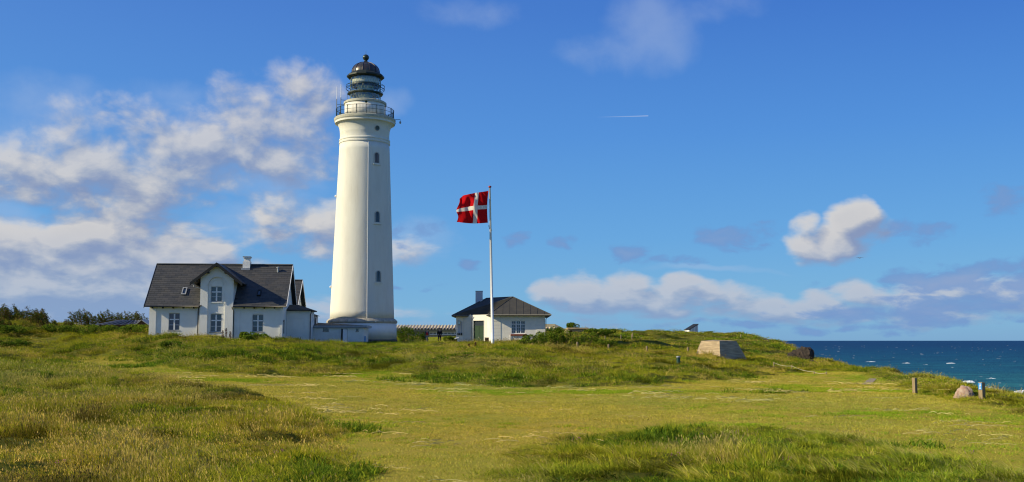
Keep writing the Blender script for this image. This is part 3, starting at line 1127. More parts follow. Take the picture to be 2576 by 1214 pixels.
# surveillance camera arm on the right
a = at_px(*R1(893, 862)); c_ = at_px(*R1(962, 860))
o_ = MB().tube([a - Vector((.3, 0, 0)), a, c_, c_ - Vector((0, 0, .18))], .03, 5).build('camera_arm', M_IRON, lh)
MB().lathe([(.01, -.30), (.10, -.24), (.12, -.10), (.08, .02), (.01, .05)], 10).build('dome_camera', M_GREYP, o_, True, loc=c_ - Vector((0, 0, .25)))
MB().tube([at_px(*R1(905, 905)), at_px(*R1(888, 945))], .03, 4).build('wall_bracket', M_IRON, lh)

# windows of the shaft: recessed niches on the curved wall
def shaft_window(u, v0, v1, w, label=None, rnd=False):
    zc_ = (lz(v0) + lz(v1)) / 2
    zb0, zb1 = lz(v1), lz(v0)
    # find the direction on the wall
    best = None
    for k in range(0, 900):
        a = R(-170 + k * .2)
        r_ = shaft_r(zc_)
        p = Vector((LHX + r_ * math.cos(a), LHY + r_ * math.sin(a), LHZ + zc_))
        e = p - EYE
        uu = 1288 + FPX * e.x / (e.y * math.cos(PITCH) + e.z * math.sin(PITCH))
        if best is None or abs(uu - u) < best[0]:
            best = (abs(uu - u), a)
    a = best[1]
    r_ = shaft_r(zc_)
    holder = empty('window', (0, 0, 0), a)
    holder.parent = lh
    return holder, r_, zb0, zb1, a


M_NICHE = simple('niche_plaster', (.55, .53, .45), .8, .1)
for (u, v0, v1) in ((947.7, 393.3, 420.6), (949.2, 539.2, 567.2), (951.8, 685.5, 713.8)):
    hold, r_, zb0, zb1, a = shaft_window(u, v0, v1, .6)
    hw = .33
    def arch(hw_, z0_, z1_):
        pts = [(-hw_, z0_), (hw_, z0_)]
        zc_ = z1_ - hw_
        for k in range(9):
            an = k / 8 * math.pi
            pts.append((hw_ * math.cos(an), zc_ + hw_ * math.sin(an)))
        return pts
    # surround: arch ring proud of wall; dark glass within
    tap = (lr(62.2, 366) - lr(80.2, 804)) / (zt - zs0)
    def ring(hw0, hw1, z0_, z1_, r0, r1_):
        m = MB()
        A = arch(hw1, z0_ - (hw1 - hw0), z1_ + (hw1 - hw0))
        B = arch(hw0, z0_, z1_)
        n = len(A)
        zm = (z0_ + z1_) / 2
        def X(rad, z_):
            return rad + tap * (z_ - zm)
        vs = [(X(r1_, z_), y_, z_) for y_, z_ in A] + [(X(r1_, z_), y_, z_) for y_, z_ in B] + [(X(r0, z_), y_, z_) for y_, z_ in B] + [(X(r0, z_), y_, z_) for y_, z_ in A]
        fs = []
        for i in range(n):
            j = (i + 1) % n
            fs += [(i, j, j + n, i + n), (i + n, j + n, j + 2 * n, i + 2 * n), (i + 3 * n, j + 3 * n, j, i)]
        m.add(vs, fs)
        return m
    ring(hw - .05, hw + .06, zb0 + .05, zb1 - .04, r_ - .25, r_ + .035).build('surround', M_NICHE, hold)
    g = MB()
    A = arch(hw - .03, zb0 + .03, zb1 - .02)
    zm = (zb0 + zb1) / 2
    g.add([(r_ + .006 + tap * (z_ - zm), y_, z_) for y_, z_ in A], [tuple(range(len(A)))])
    g.build('pane', M_PANE, hold)
    bm_ = MB()
    for zz in np.linspace(zb0 + .25, zb1 - .3, 4):
        bm_.box(r_ + tap * (zz - zm), r_ + .025 + tap * (zz - zm), -hw + .04, hw - .04, zz - .015, zz + .015)
    bm_.box(r_ - .02, r_ + .03, -.012, .012, zb0 + .05, zb1 - .08)
    bm_.build('glazing_bars', M_IRON, hold)
    MB().box(r_ - .2, r_ + .14 - tap * .7, -hw - .16, hw + .16, zb0 - .20, zb0 - .03).build('sill', M_WHITE, hold)
# round window in the cove
u, v = R1(682, 1013)
hold, r_, zb0, zb1, a = shaft_window(u, v - 6, v + 6, .6)
zc_ = lz(v)
def cove_r(z_):
    return float(np.interp(z_, [c[1] for c in cov], [c[0] for c in cov]))
rr_ = cove_r(zc_)
m = MB()
n = 24
vs = []
for k in range(n):
    an = 2 * math.pi * k / n
    for rad, dx in ((.27, .05), (.33, .06), (.33, -.2)):
        yy_, zz_ = rad * math.cos(an), zc_ + rad * math.sin(an)
        vs.append((cove_r(zz_) + dx, yy_, zz_))
fs = []
for k in range(n):
    l = (k + 1) % n
    fs += [(k * 3, l * 3, l * 3 + 1, k * 3 + 1), (k * 3 + 1, l * 3 + 1, l * 3 + 2, k * 3 + 2)]
m.add(vs, fs)
m.build('surround', M_STONE, hold)
g = MB()
g.add([(cove_r(zc_ + .28 * math.sin(2 * math.pi * k / n)) + .03, .28 * math.cos(2 * math.pi * k / n), zc_ + .28 * math.sin(2 * math.pi * k / n)) for k in range(n)], [tuple(range(n))])
g.build('pane', M_PANE, hold)
# lightning conductor cable down the shaft
def ang_at(u, z_):
    r_ = shaft_r(z_)
    best = (1e9, 0)
    for k in range(900):
        a = R(-150 + k * .1)
        p = Vector((LHX + r_ * math.cos(a), LHY + r_ * math.sin(a), LHZ + z_)) - EYE
        uu = 1288 + FPX * p.x / (p.y * math.cos(PITCH) + p.z * math.sin(PITCH))
        best = min(best, (abs(uu - u), a))
    return best[1]


a = ang_at(925.0, (zs0 + zt) / 2)
MB().tube([((shaft_r(z_) + .04) * math.cos(a), (shaft_r(z_) + .04) * math.sin(a), z_) for z_ in np.linspace(zr1, zt, 12)], .035, 5).build('conductor_cable', M_PAINTW, lh)
# porthole and small lamp on the drum
a = R(-98.4) + math.asin(82 / 245)
MB().lathe([(.14, 0), (.14, .06), (.09, .07), (.001, .07)], 14).build('porthole', M_GREEN, lh, loc=((rd) * math.cos(a), (rd) * math.sin(a), lz1(712) + .1))
for o_ in lh.children:
    if o_.name.startswith('porthole'):
        o_.rotation_euler = (0, R(90), a)
# small white lamps on the left flank
for v in (497, 784 - 60):
    z_ = lz(v)
    p = Vector((-shaft_r(z_) - .05, -.6, z_))
    MB().lathe([(.06, -.1), (.12, -.06), (.12, .12), (.03, .2)], 8).build('wall_lamp', M_PAINTW, lh, True, loc=p)

# ------------------------------------------------------------------ keeper's house
TH = R(5.2)
hl = P(373.2, 857, 101.0)
HF = Frame((hl.x, hl.y, 2.6), TH)
house = empty('keepers_house', HF.o, TH)
tag(house, "large whitewashed brick house with slate roof and a central gable, left of the lighthouse", 'house')


def hx(x, y=900, d=0.0):
    return HF.at(*R3(x, y), d)[0]


def hz(x, y, d=0.0):
    return HF.at(*R3(x, y), d)[1]


HL = hx(1885)
HD = 8.0
ze = (hz(100, 700, -.4) + hz(1940, 712, -.4)) / 2
zrg = (hz(255, 166, HD / 2) + hz(2005, 192, HD / 2)) / 2
ov = .42
slope = (zrg - ze) / (HD / 2 + .4)
zwt = ze + .35 * slope - .1


def wall_rect_with_holes(mb, x0, x1, z0, z1, y0, y1, holes):
    """box wall in the xz plane with rectangular openings"""
    xs = sorted({x0, x1, *[h[0] for h in holes], *[h[1] for h in holes]})
    for i in range(len(xs) - 1):
        a, b_ = xs[i], xs[i + 1]
        cut = sorted([(h[2], h[3]) for h in holes if h[0] <= a + 1e-6 and h[1] >= b_ - 1e-6])
        z = z0
        for c0, c1 in cut:
            mb.box(a, b_, y0, y1, z, c0)
            z = c1
        mb.box(a, b_, y0, y1, z, z1)


def win_rect(x0, x1, y0, y1, d):
    return (HF.at(*R3(x0, y1), d)[0], HF.at(*R3(x1, y1), d)[0], HF.at(*R3((x0 + x1) / 2, y1), d)[1], HF.at(*R3((x0 + x1) / 2, y0), d)[1])


W1 = win_rect(443, 583, 795, 1012, .1)
W2 = win_rect(974, 1114, 805, 1032, 0)
W3 = win_rect(1502, 1640, 812, 1028, .1)
W4 = win_rect(982, 1122, 458, 648, 0)
fx0, fx1 = hx(836), hx(1262)
for a_, b_, w_ in ((0, fx0, W1), (fx1, HL, W3)):
    wm = MB()
    wall_rect_with_holes(wm, a_, b_, -1.5, zwt, .08, .4, [w_])
    wm.build('front_wall', M_WALL, house)
for (a, b_) in ((0, hx(285)), (hx(800), fx0), (fx1, hx(1345)), (hx(1850), HL)):
    MB().box(a, b_, 0.0, .078, -1.5, zwt).build('pilaster', M_WALL, house)
MB().box(hx(285), hx(800), 0.0, .078, hz(500, 716), zwt).build('wall_band', M_WALL, house)
MB().box(hx(1345), hx(1850), 0.0, .078, hz(1500, 730), zwt).build('wall_band', M_WALL, house)
# gable ends
for x0, x1 in ((0, .3), (HL - .3, HL)):
    gpoly = [(.4, -1.5), (HD, -1.5), (HD, zwt), (HD / 2, zwt + (HD / 2) * slope * .98), (.4, zwt + .3 * slope)]
    fixn(MB().prism_x(gpoly, x0, x1).build('gable_wall', M_WALL, house))
MB().box(.3, HL - .3, HD - .3, HD, -1.5, zwt).build('rear_wall', M_WALL, house)
# main roof: deck and slates
roof = MB()
fcut0, fcut1 = HF.at(*R3(836, 900), -.3)[0], HF.at(*R3(1256, 900), -.3)[0]
roof.slab([(-ov, HD + .4, ze), (HL + ov, HD + .4, ze), (HL + ov, HD / 2, zrg), (-ov, HD / 2, zrg)], .12)
roof.slab([(-ov, -.4, ze), (fcut0, -.4, ze), (fcut0, HD / 2, zrg), (-ov, HD / 2, zrg)], .12)
roof.slab([(fcut1, -.4, ze), (HL + ov, -.4, ze), (HL + ov, HD / 2, zrg), (fcut1, HD / 2, zrg)], .12)
roof.slab([(fcut0, .5, ze + .9 * slope), (fcut1, .5, ze + .9 * slope), (fcut1, HD / 2, zrg), (fcut0, HD / 2, zrg)], .12)
ro = fixn(roof.build('roof', M_DARK, house))
M_CAP = simple('ridge_cap', (.30, .30, .28), .7, .2)


def slates(parent, x0, x1, p_low, p_high, sw=.62, sh=.30, skip=None, mat=None):
    """overlapping slates on a roof plane; p_low/p_high = (y, z) of eave and ridge"""
    yl, zl = p_low
    yh, zh = p_high
    L = math.hypot(yh - yl, zh - zl)
    dy, dz = (yh - yl) / L, (zh - zl) / L
    ny, nz = -dz, dy
    if nz < 0:
        ny, nz = -ny, -nz
    n = int(L / sh)
    sh = L / n
    m = MB()
    for r in range(n):
        x = x0 - (sw / 2 if r % 2 else 0)
        while x < x1 - .02:
            a, b_ = max(x, x0), min(x + sw - .012, x1)
            x += sw
            if b_ - a < .04:
                continue
            s0, s1 = r * sh, min((r + 1) * sh + .05, L)
            if skip and skip((a + b_) / 2, (s0 + s1) / 2):
                continue
            lift = .020 + random.uniform(0, .010)
            c = []
            for (xx, ss, hh) in ((a, s0, lift), (b_, s0, lift + random.uniform(-.004, .004)), (b_, s1, .006), (a, s1, .006)):
                c.append((xx, yl + dy * ss + ny * hh, zl + dz * ss + nz * hh))
            d = []
            for (xx, ss, hh) in ((a, s0, .002), (b_, s0, .002)):
                d.append((xx, yl + dy * ss + ny * hh, zl + dz * ss + nz * hh))
            m.add(c + d, [(0, 1, 2, 3), (4, 5, 1, 0)])
    o = m.build('slates', mat or M_SLATE, parent)
    tag(o, kind='stuff')
    return o


slates(house, -ov, HL + ov, (-.4, ze), (HD / 2, zrg), skip=lambda xx, ss: fcut0 - .1 < xx < fcut1 + .1 and ss < 1.4)
slates(house, -ov, HL + ov, (HD + .4, ze), (HD / 2, zrg), 1.0, .4)
MB().box(-ov, HL + ov, HD / 2 - .16, HD / 2 + .16, zrg + .01, zrg + .09).build('ridge_cap', M_CAP, house)
for xx in (-ov - .05, HL + ov):
    for sgn in (1, -1):
        ya, yb = (-.42, HD / 2) if sgn == 1 else (HD + .42, HD / 2)
        fixn(MB().prism_x([(ya, ze - .20), (ya, ze + .05), (yb, zrg + .07), (yb, zrg - .18)], xx, xx + .05).build('verge_board', M_PAINTW if xx > 0 else M_DARK, house))
# gutters and rafter ends
for (a, b_) in ((-ov, fx0 - .02), (fx1 + .02, HL + ov)):
    MB().tube([(a, -.47, ze - .03), (b_, -.47, ze - .03)], .07, 8).build('gutter', M_PIPE, house, True)
b = MB()
x = .3
while x < HL:
    if not (fx0 - .1 < x < fx1 + .1):
        b.box(x, x + .09, -.34, .07, ze - .22, ze - .10)
    x += 1.0
b.build('rafter_ends', M_DARK, house)

# frontispiece
fy = -.30
fw0, fw1 = hx(836, 900, fy), hx(1256, 900, fy)
apx, apz = HF.at(*R3(1047, 155), fy - .55)
tlx, tlz = HF.at(*R3(722, 388), fy - .55)
trx, trz = HF.at(*R3(1385, 432), fy - .55)
mid = (fw0 + fw1) / 2
hwid = ((trx - tlx) / 2)
apx = mid
gz = apz
gs = (apz - (tlz + trz) / 2) / hwid
zft = gz - gs * (fw1 - fw0) / 2 - .12
# recess
rx0, rx1 = HF.at(*R3(938, 700), fy)[0], HF.at(*R3(1158, 700), fy)[0]
rc_ = (rx0 + rx1) / 2
rr0 = (rx1 - rx0) / 2
za_ = hz(1048, 338, fy) - rr0
fr = MB()
fr.box(fw0, rx0, fy, fy + .16, -1.5, zft)
fr.box(rx1, fw1, fy, fy + .16, -1.5, zft)
# spandrel above the arch up to the gable
N_ = 16
for k in range(N_):
    x0 = rx0 + (rx1 - rx0) * k / N_
    x1 = rx0 + (rx1 - rx0) * (k + 1) / N_
    f0 = za_ + math.sqrt(max(rr0 ** 2 - (x0 - rc_) ** 2, 0))
    f1 = za_ + math.sqrt(max(rr0 ** 2 - (x1 - rc_) ** 2, 0))
    g0 = gz - gs * abs(x0 - mid) - .14
    g1 = gz - gs * abs(x1 - mid) - .14
    fr.prism_y([(x0, f0), (x1, f1), (x1, g1), (x0, g0)], fy, fy + .16)
for (a, b_) in ((fw0, rx0), (rx1, fw1)):
    g0 = gz - gs * abs(a - mid) - .14
    g1 = gz - gs * abs(b_ - mid) - .14
    fr.prism_y([(a, zft), (b_, zft), (b_, max(g1, zft)), (a, max(g0, zft))], fy, fy + .16)
fixn(fr.build('gable_front', M_WALL, house))
bk = MB()
wall_rect_with_holes(bk, rx0 - .1, rx1 + .1, -1.5, za_ + rr0 + .1, fy + .162, fy + .42, [W2, W4])
bk.build('niche_wall', M_WALL, house)
sd_ = MB()
sd_.box(fw0, fw0 + .3, fy + .162, HD / 2 - 1, -1.5, zft).box(fw1 - .3, fw1, fy + .162, HD / 2 - 1, -1.5, zft)
sd_.build('gable_side_walls', M_WALL, house)
# brick arch mouldings
def arc_strip(rad, wdt, y0, y1, nb, gap):
    m = MB()
    for k in range(nb):
        a0 = math.pi * k / nb + gap
        a1 = math.pi * (k + 1) / nb - gap
        pts = [(rc_ + rad * math.cos(a0), za_ + rad * math.sin(a0)), (rc_ + (rad + wdt) * math.cos(a0), za_ + (rad + wdt) * math.sin(a0)),
               (rc_ + (rad + wdt) * math.cos(a1), za_ + (rad + wdt) * math.sin(a1)), (rc_ + rad * math.cos(a1), za_ + rad * math.sin(a1))]
        m.prism_y(pts, y0, y1)
    return m


fixn(arc_strip(rr0 + .01, .12, fy - .05, fy - .002, 23, .012).build('brick_arch', M_WALL, house))
fixn(arc_strip(rr0 * .66, .07, fy + .10, fy + .158, 19, .0).build('inner_arch', M_WALL, house))
MB().box(W4[0] - .08, W4[1] + .08, fy + .06, fy + .158, W4[2] - .14, W4[2] - .04).build('window_sill', M_WALL, house)
# gable roof over the frontispiece
yr = HD / 2 - .1
ff = fy - .55
hw_r = hwid
zt_ = gz - gs * hw_r
gr = MB()
for sgn in (-1, 1):
    # eave end reaches the main roof where heights agree
    ye_ = (zt_ - ze) / slope - .4
    yr_ = (gz - ze) / slope - .4
    gr.slab([(mid + sgn * hw_r, ff, zt_), (mid, ff, gz), (mid, min(yr_, HD / 2), gz), (mid + sgn * hw_r, ye_ + .05, zt_)], .10)
go_ = fixn(gr.build('gable_roof', M_SLATE, house))
for sgn in (-1, 1):
    x_o = mid + sgn * hw_r
    pts = [(x_o, zt_ - .30), (x_o, zt_ + .03), (mid, gz + .03), (mid, gz - .32)]
    fixn(MB().prism_y(pts, ff - .04, ff - .001).build('barge_board', M_DARK, go_))
    for k in (0.12, .62):
        xx = mid + sgn * hw_r * (1 - k) * .86
        zz = gz - gs * abs(xx - mid) - .14
        MB().box(xx - .06, xx + .06, ff + .02, fy, zz - .26, zz - .08).build('purlin_end', M_DARK, go_)
MB().box(mid - .06, mid + .06, ff + .02, fy, gz - .42, gz - .22).build('purlin_end', M_DARK, go_)
MB().tube([(fw0 - .62, ff + .3, zt_ - .02), (fw0 - .62, ff + .3, zt_ - .38), (fw0 - .05, ff + .35, zt_ - .55)], .04, 6).build('downpipe', M_ZINC, house)
# flashing valley
MB().slab([(mid + .35, ff + 2.4 * 0 + HD / 2 - 1.35, zrg - 1.0 * slope * 1.0 + .28), (mid + .6, HD / 2 - 1.35, zrg - 1.35 * slope + .07), (mid + 1.0, HD / 2 - .7, zrg - .7 * slope + .08), (mid + .5, HD / 2 - .5, zrg - .5 * slope + .08)], .01)

# windows
def casement(parent, rect, y, name='window', rows=((0.0, .36), (.36, 1.0)), arched=True):
    x0, x1, z0, z1 = rect
    w, h = x1 - x0, z1 - z0
    hold = empty(name, (x0, y, z0))
    hold.parent = parent
    f = MB()
    ft = .07
    f.box(0, ft, 0, .08, 0, h).box(w - ft, w, 0, .08, 0, h).box(ft, w - ft, 0, .08, 0, ft).box(ft, w - ft, 0, .08, h - ft, h)
    f.build('frame', M_GREYP, hold)
    c = MB()
    c.box(w / 2 - .07, w / 2 + .07, -.03, .07, ft, h - ft)
    zt0 = h * .64
    c.box(ft, w / 2 - .07, -.02, .07, zt0 - .06, zt0 + .06).box(w / 2 + .07, w - ft, -.02, .07, zt0 - .06, zt0 + .06)
    c.build('mullion', M_PAINTW, hold)
    gb_ = MB()
    for a, b_ in ((ft, w / 2 - .07), (w / 2 + .07, w - ft)):
        gb_.box(a, b_, .012, .045, zt0 * .5 - .018, zt0 * .5 + .018)
    gb_.build('glazing_bars', M_PAINTW, hold)
    for a, b_ in ((ft, w / 2 - .07), (w / 2 + .07, w - ft)):
        for c0, c1 in ((ft, zt0 * .5 - .018), (zt0 * .5 + .018, zt0 - .06), (zt0 + .06, h - ft)):
            p = MB().box(a, b_, .048, .06, c0, c1).build('pane', M_PANE, hold)
            p.rotation_euler.x = R(random.uniform(-.6, .6))
    hg = MB()
    for a in (-.04, w - .06):
        for zz in (.08, zt0 - .16, zt0 + .1, h - .22):
            hg.box(a, a + .10, -.045, -.002, zz, zz + .09)
    hg.build('hinges', M_GREYP, hold)
    s = MB().box(-.10, w + .10, -.12, .1, -.10, -.003)
    s.build('sill', M_STONE, hold)
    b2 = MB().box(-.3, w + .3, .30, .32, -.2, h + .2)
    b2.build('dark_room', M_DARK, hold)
    return hold


casement(house, W1, .18)
casement(house, W2, fy + .26)
casement(house, W3, .18)
casement(house, W4, fy + .26)
# segmental arches over ground floor windows
for wr, yy_ in ((W1, .08), (W3, .08), (W2, fy + .162)):
    m = MB()
    w = wr[1] - wr[0]
    n = 11
    for k in range(n):
        f0, f1 = k / n, (k + 1) / n
        a0, a1 = math.sin(math.pi * f0) * .10, math.sin(math.pi * f1) * .10
        m.prism_y([(wr[0] + w * f0 + .008, wr[3] - .02 + a0), (wr[0] + w * f1 - .008, wr[3] - .02 + a1), (wr[0] + w * f1 - .008, wr[3] + .10 + a1), (wr[0] + w * f0 + .008, wr[3] + .10 + a0)], yy_ - .035, yy_ - .002)
    fixn(m.build('window_arch', M_WALL, house))
# downpipes
for (x, s_) in ((818, -1), (1268, 1)):
    xx = hx(x)
    zz = hz(x, 720)
    MB().tube([(xx - .1 * s_, -.45, zz + .02), (xx - .1 * s_, -.40, zz - .12), (xx, -.06, zz - .45), (xx, -.06, -1.2)], .05, 6).build('downpipe', M_PIPE, house, True)
# chimney
cx0, cx1 = HF.at(*R3(1388, 150), HD / 2 - .3)[0], HF.at(*R3(1480, 150), HD / 2 - .3)[0]
ctop = HF.at(*R3(1430, 80), HD / 2 - .3)[1]
cm = MB()
cm.box(cx0, cx1, HD / 2 - .5, HD / 2 + .4, zrg - .5, zrg + .32)
cm.box(cx0 + .1, cx1 - .08, HD / 2 - .42, HD / 2 + .32, zrg + .32, ctop - .16)
cm.box(cx0 + .02, cx1, HD / 2 - .5, HD / 2 + .4, ctop - .16, ctop - .03)
ch = cm.build('chimney', M_WALL, house)
MB().box(cx0 - .02, cx1 + .04, HD / 2 - .54, HD / 2 + .44, ctop - .028, ctop + .02).build('chimney_cap', M_CAP, ch)
MB().box(cx0 - .12, cx1 + .04, HD / 2 - .62, HD / 2 - .52, zrg - .62, zrg - .38).build('flashing', M_ZINC, ch)
# roof fittings
def on_roof(x, y):
    """local point of the front roof slope seen at survey (x, y)"""
    e = HF.i @ EYE
    q_ = HF.i.to_3x3() @ ray(*R3(x, y))
    # plane z = ze + slope*(y+.4)
    k = (ze + slope * .4 + slope * e.y - e.z) / (q_.z - slope * q_.y)
    return e + q_ * k


sl_a = math.atan(slope)
for (x0, x1, y0, y1) in ((607, 688, 482, 568), (1562, 1622, 508, 580)):
    p0 = on_roof(x0, y1)
    p1 = on_roof(x1, y0)
    w = p1.x - p0.x
    L_ = math.hypot(p1.y - p0.y, p1.z - p0.z)
    sk = empty('skylight', p0)
    sk.parent = house
    sk.rotation_euler.x = sl_a
    m = MB()
    m.box(0, .09, 0, L_, .04, .17).box(w - .09, w, 0, L_, .04, .17).box(.09, w - .09, 0, .10, .04, .17).box(.09, w - .09, L_ - .09, L_, .04, .17)
    m.build('frame', M_ZINC if x0 < 1000 else M_DARK, sk)
    MB().box(.09, w - .09, .10, L_ - .09, .09, .10).build('pane', M_PANE, sk)
p = on_roof(1828, 272)
MB().lathe([(.10, -.1), (.10, .38), (.15, .39), (.15, .50), (.02, .54)], 10).build('vent_pipe', M_GREYP, house, True, loc=p, auto=True)
# iron anchors and pipe on the right gable wall
m = MB()
e1 = HL + .003
m.tube([(HL + .05, .9, 1.1), (HL + .05, .9, 2.5)], .045, 6)
m.build('wall_pipe', M_PIPE, house)
for k, zz in enumerate((.3, .55, 2.3)):
    MB().box(HL + .002, HL + .05, .5, .66, zz, zz + .12).build('wall_anchor', M_DARK, house)

# rear wing with parallel ridge
RD = 12.0
wx1 = HF.at(*R3(2140, 380), RD)[0]
wzr = HF.at(*R3(2100, 378), RD)[1]
wze = HF.at(*R3(2115, 716), RD - 4.2)[1]
wsl = (wzr - wze) / 4.2
wx0 = wx1 - 7.5
gp = [(RD - 3.8, -1.5), (RD + 3.8, -1.5), (RD + 3.8, wze + .2), (RD, wzr - .2), (RD - 3.8, wze + .2)]
fixn(MB().prism_x(gp, wx0 + .3, wx1 - .45).build('rear_wing_wall', M_WALL, house))
m = MB()
for sgn in (1, -1):
    m.slab([(wx0, RD - sgn * 4.2, wze), (wx1, RD - sgn * 4.2, wze), (wx1, RD, wzr), (wx0, RD, wzr)], .12)
fixn(m.build('rear_wing_roof', M_DARK, house))
slates(house, wx0, wx1, (RD - 4.2, wze), (RD, wzr))
MB().box(wx0, wx1, RD - .15, RD + .15, wzr + .01, wzr + .09).build('ridge_cap', M_CAP, house)
for sgn in (1, -1):
    ya = RD - sgn * 4.2
    fixn(MB().prism_x([(ya, wze - .2), (ya, wze + .05), (RD, wzr + .07), (RD, wzr - .18)], wx1 + .002, wx1 + .05).build('verge_board', M_PAINTW, house))

# lean-to annex at the right end
AD = 3.2
ax0 = HL
ax1 = HF.at(*R4(655, 500), AD)[0]
aze = HF.at(*R4(450, 345), AD)[1]
m = MB()
m.box(ax0 + .01, ax1, AD, AD + 4.2, -1.5, aze)
m.build('annex_wall', M_WALL, house)
# blind doorway
bx0, bx1 = HF.at(*R4(325, 600), AD)[0], HF.at(*R4(535, 600), AD)[0]
bz = HF.at(*R4(430, 527), AD)[1]
m = MB()
m.box(bx0 - .06, bx0, AD - .03, AD - .002, -1.2, bz).box(bx1, bx1 + .06, AD - .03, AD - .002, -1.2, bz)
n = 8
for k in range(n):
    f0, f1 = k / n, (k + 1) / n
    m.prism_y([(bx0 + (bx1 - bx0) * f0, bz + .08 * math.sin(math.pi * f0)), (bx0 + (bx1 - bx0) * f1, bz + .08 * math.sin(math.pi * f1)),
               (bx0 + (bx1 - bx0) * f1, bz + .08 * math.sin(math.pi * f1) + .06), (bx0 + (bx1 - bx0) * f0, bz + .08 * math.sin(math.pi * f0) + .06)], AD - .03, AD - .002)
fixn(m.build('blind_doorway', M_WALL, house))
apx_, apz_ = HF.at(*R4(320, 238), AD + 2.2)
tipx, tipz = HF.at(*R4(705, 335), AD - .35)
m = MB()
E = [(ax0 + .02, AD - .35, tipz), (tipx, AD - .35, tipz), (tipx, AD + 4.5, tipz), (ax0 + .02, AD + 4.5, tipz)]
Rr = [(ax0 + .02, AD + 2.1, apz_), (apx_ + .6, AD + 2.1, apz_)]
m.add(E + Rr + [(x_, y_, z_ - .12) for x_, y_, z_ in E], [(0, 1, 5, 4), (1, 2, 5), (2, 3, 4, 5), (0, 6, 7, 1), (1, 7, 8, 2), (2, 8, 9, 3), (6, 9, 8, 7)])
fixn(m.build('annex_roof', M_FELT, house))
MB().tube([(tipx - .1, AD - .36, tipz - .12), (tipx - .12, AD - .34, tipz - .3), (ax1 + .07, AD - .1, tipz - .55), (ax1 + .07, AD - .1, -1.0)], .055, 6).build('downpipe', M_PIPE, house)
# little rendered bay behind
BD = 9.0
b0, b1 = HF.at(*R4(600, 500), BD)[0], HF.at(*R4(762, 500), BD)[0]
bzt = HF.at(*R4(710, 458), BD)[1]
MB().box(b0, b1, BD, BD + 3, -1.5, bzt).build('bay_wall', M_CREAM, house)
t0, tz0 = HF.at(*R4(800, 452), BD - .3)
p0, pz0 = HF.at(*R4(640, 410), BD + 1)
m = MB()
m.add([(b0 - 1, BD - .3, tz0), (t0, BD - .3, tz0), (t0, BD + 3.3, tz0), (b0 - 1, BD + 3.3, tz0), (b0 - 1, BD + 1.5, pz0 + .15), (p0 + .4, BD + 1.5, pz0)], [(0, 1, 5, 4), (1, 2, 5), (2, 3, 4, 5), (0, 3, 2, 1)])
fixn(m.build('bay_roof', M_FELT, house))
MB().tube([(t0 - .08, BD - .3, tz0 - .05), (t0 - .12, BD - .3, tz0 - .28), (b1 + .06, BD - .1, tz0 - .5), (b1 + .06, BD - .1, -1)], .05, 6).build('downpipe', M_PIPE, house)

# ------------------------------------------------------------------ low connecting building
CF = Frame((P(779, 857, 109.0).x, 109.0, 2.5), R(3))
con = empty('connecting_building', CF.o, R(3))
tag(con, 'low flat-roofed white outbuilding with an open dark door between house and lighthouse', 'outbuilding')
cw = CF.at(*R4(1735, 800), 0)[0]
cz = CF.at(*R4(1200, 700), 0)[1]
zf = CF.at(*R4(1200, 652), -.3)[1]
zf0 = CF.at(*R4(1200, 694), -.3)[1]
o1 = (CF.at(*R4(918, 740), 0)[0], CF.at(*R4(1032, 740), 0)[0], CF.at(*R4(975, 770), 0)[1], CF.at(*R4(975, 710), 0)[1])
o2 = (CF.at(*R4(1283, 800), 0)[0], CF.at(*R4(1410, 800), 0)[0], -.6, CF.at(*R4(1340, 718), 0)[1])
o3 = (CF.at(*R4(1580, 740), 0)[0], CF.at(*R4(1636, 740), 0)[0], CF.at(*R4(1600, 772), 0)[1], CF.at(*R4(1600, 715), 0)[1])
m = MB()
wall_rect_with_holes(m, -.4, cw, -1.2, cz, 0, .3, [o1, o2, o3])
m.box(cw - .3, cw, .302, 5.5, -1.2, cz).box(-.4, -.1, .302, 5.5, -1.2, cz)
m.build('wall', M_WALL, con)
MB().box(-.4, cw, 5.5, 5.8, -1.2, cz).build('rear_wall', M_WALL, con)
m = MB().box(-.5, cw + .35, -.3, 6, zf0, zf)
m.build('fascia_roof', M_GREYP, con)
m = MB()
zl = CF.at(*R4(650, 602), 3)[1]
m.add([(-.5, -.31, zf + .01), (cw + .36, -.31, zf + .01), (cw + .36, 6, zf + .05), (-.5, 6, zl + .12), (-.5, 3, zl + .1)], [(0, 1, 2), (0, 2, 3, 4)])
fixn(m.build('roof_felt', M_FELT, con))
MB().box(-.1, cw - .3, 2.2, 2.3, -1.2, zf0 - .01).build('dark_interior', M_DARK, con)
for o_ in (o1, o3):
    MB().box(o_[0], o_[1], .12, .14, o_[2], o_[3]).build('window', M_PANE, con)
fr_ = MB()
for o_ in (o1, o3):
    fr_.box(o_[0] - .04, o_[1] + .04, -.03, -.002, o_[2] - .07, o_[2])
fr_.build('window_sills', M_STONE, con)
d = MB().box(0, .05, -.62, 0, -.6, o2[3] - .06)
dd = d.build('door', M_PAINTW, con, loc=(o2[1] - .06, .02, 0))
dd.rotation_euler.z = R(-158 + 120)
MB().box(-.05, -.01, -.56, -.50, .35, .5).build('handle', M_IRON, dd)
# blue container beside
bp = P(*R4(1748, 945), 110.5)
bl = empty('blue_crate', (bp.x, bp.y, H(bp.x, bp.y)))
tag(bl, 'small bright blue plastic box standing at the corner by the lighthouse foot', 'box')
hh = max(bp.z + .42 - bl.location.z, .4)
MB().box(-.15, .15, -.15, .15, -.1, hh - .06).build('body', M_BLUE, bl)
MB().box(-.17, .17, -.17, .17, hh - .058, hh).build('lid', M_BLUE, bl)

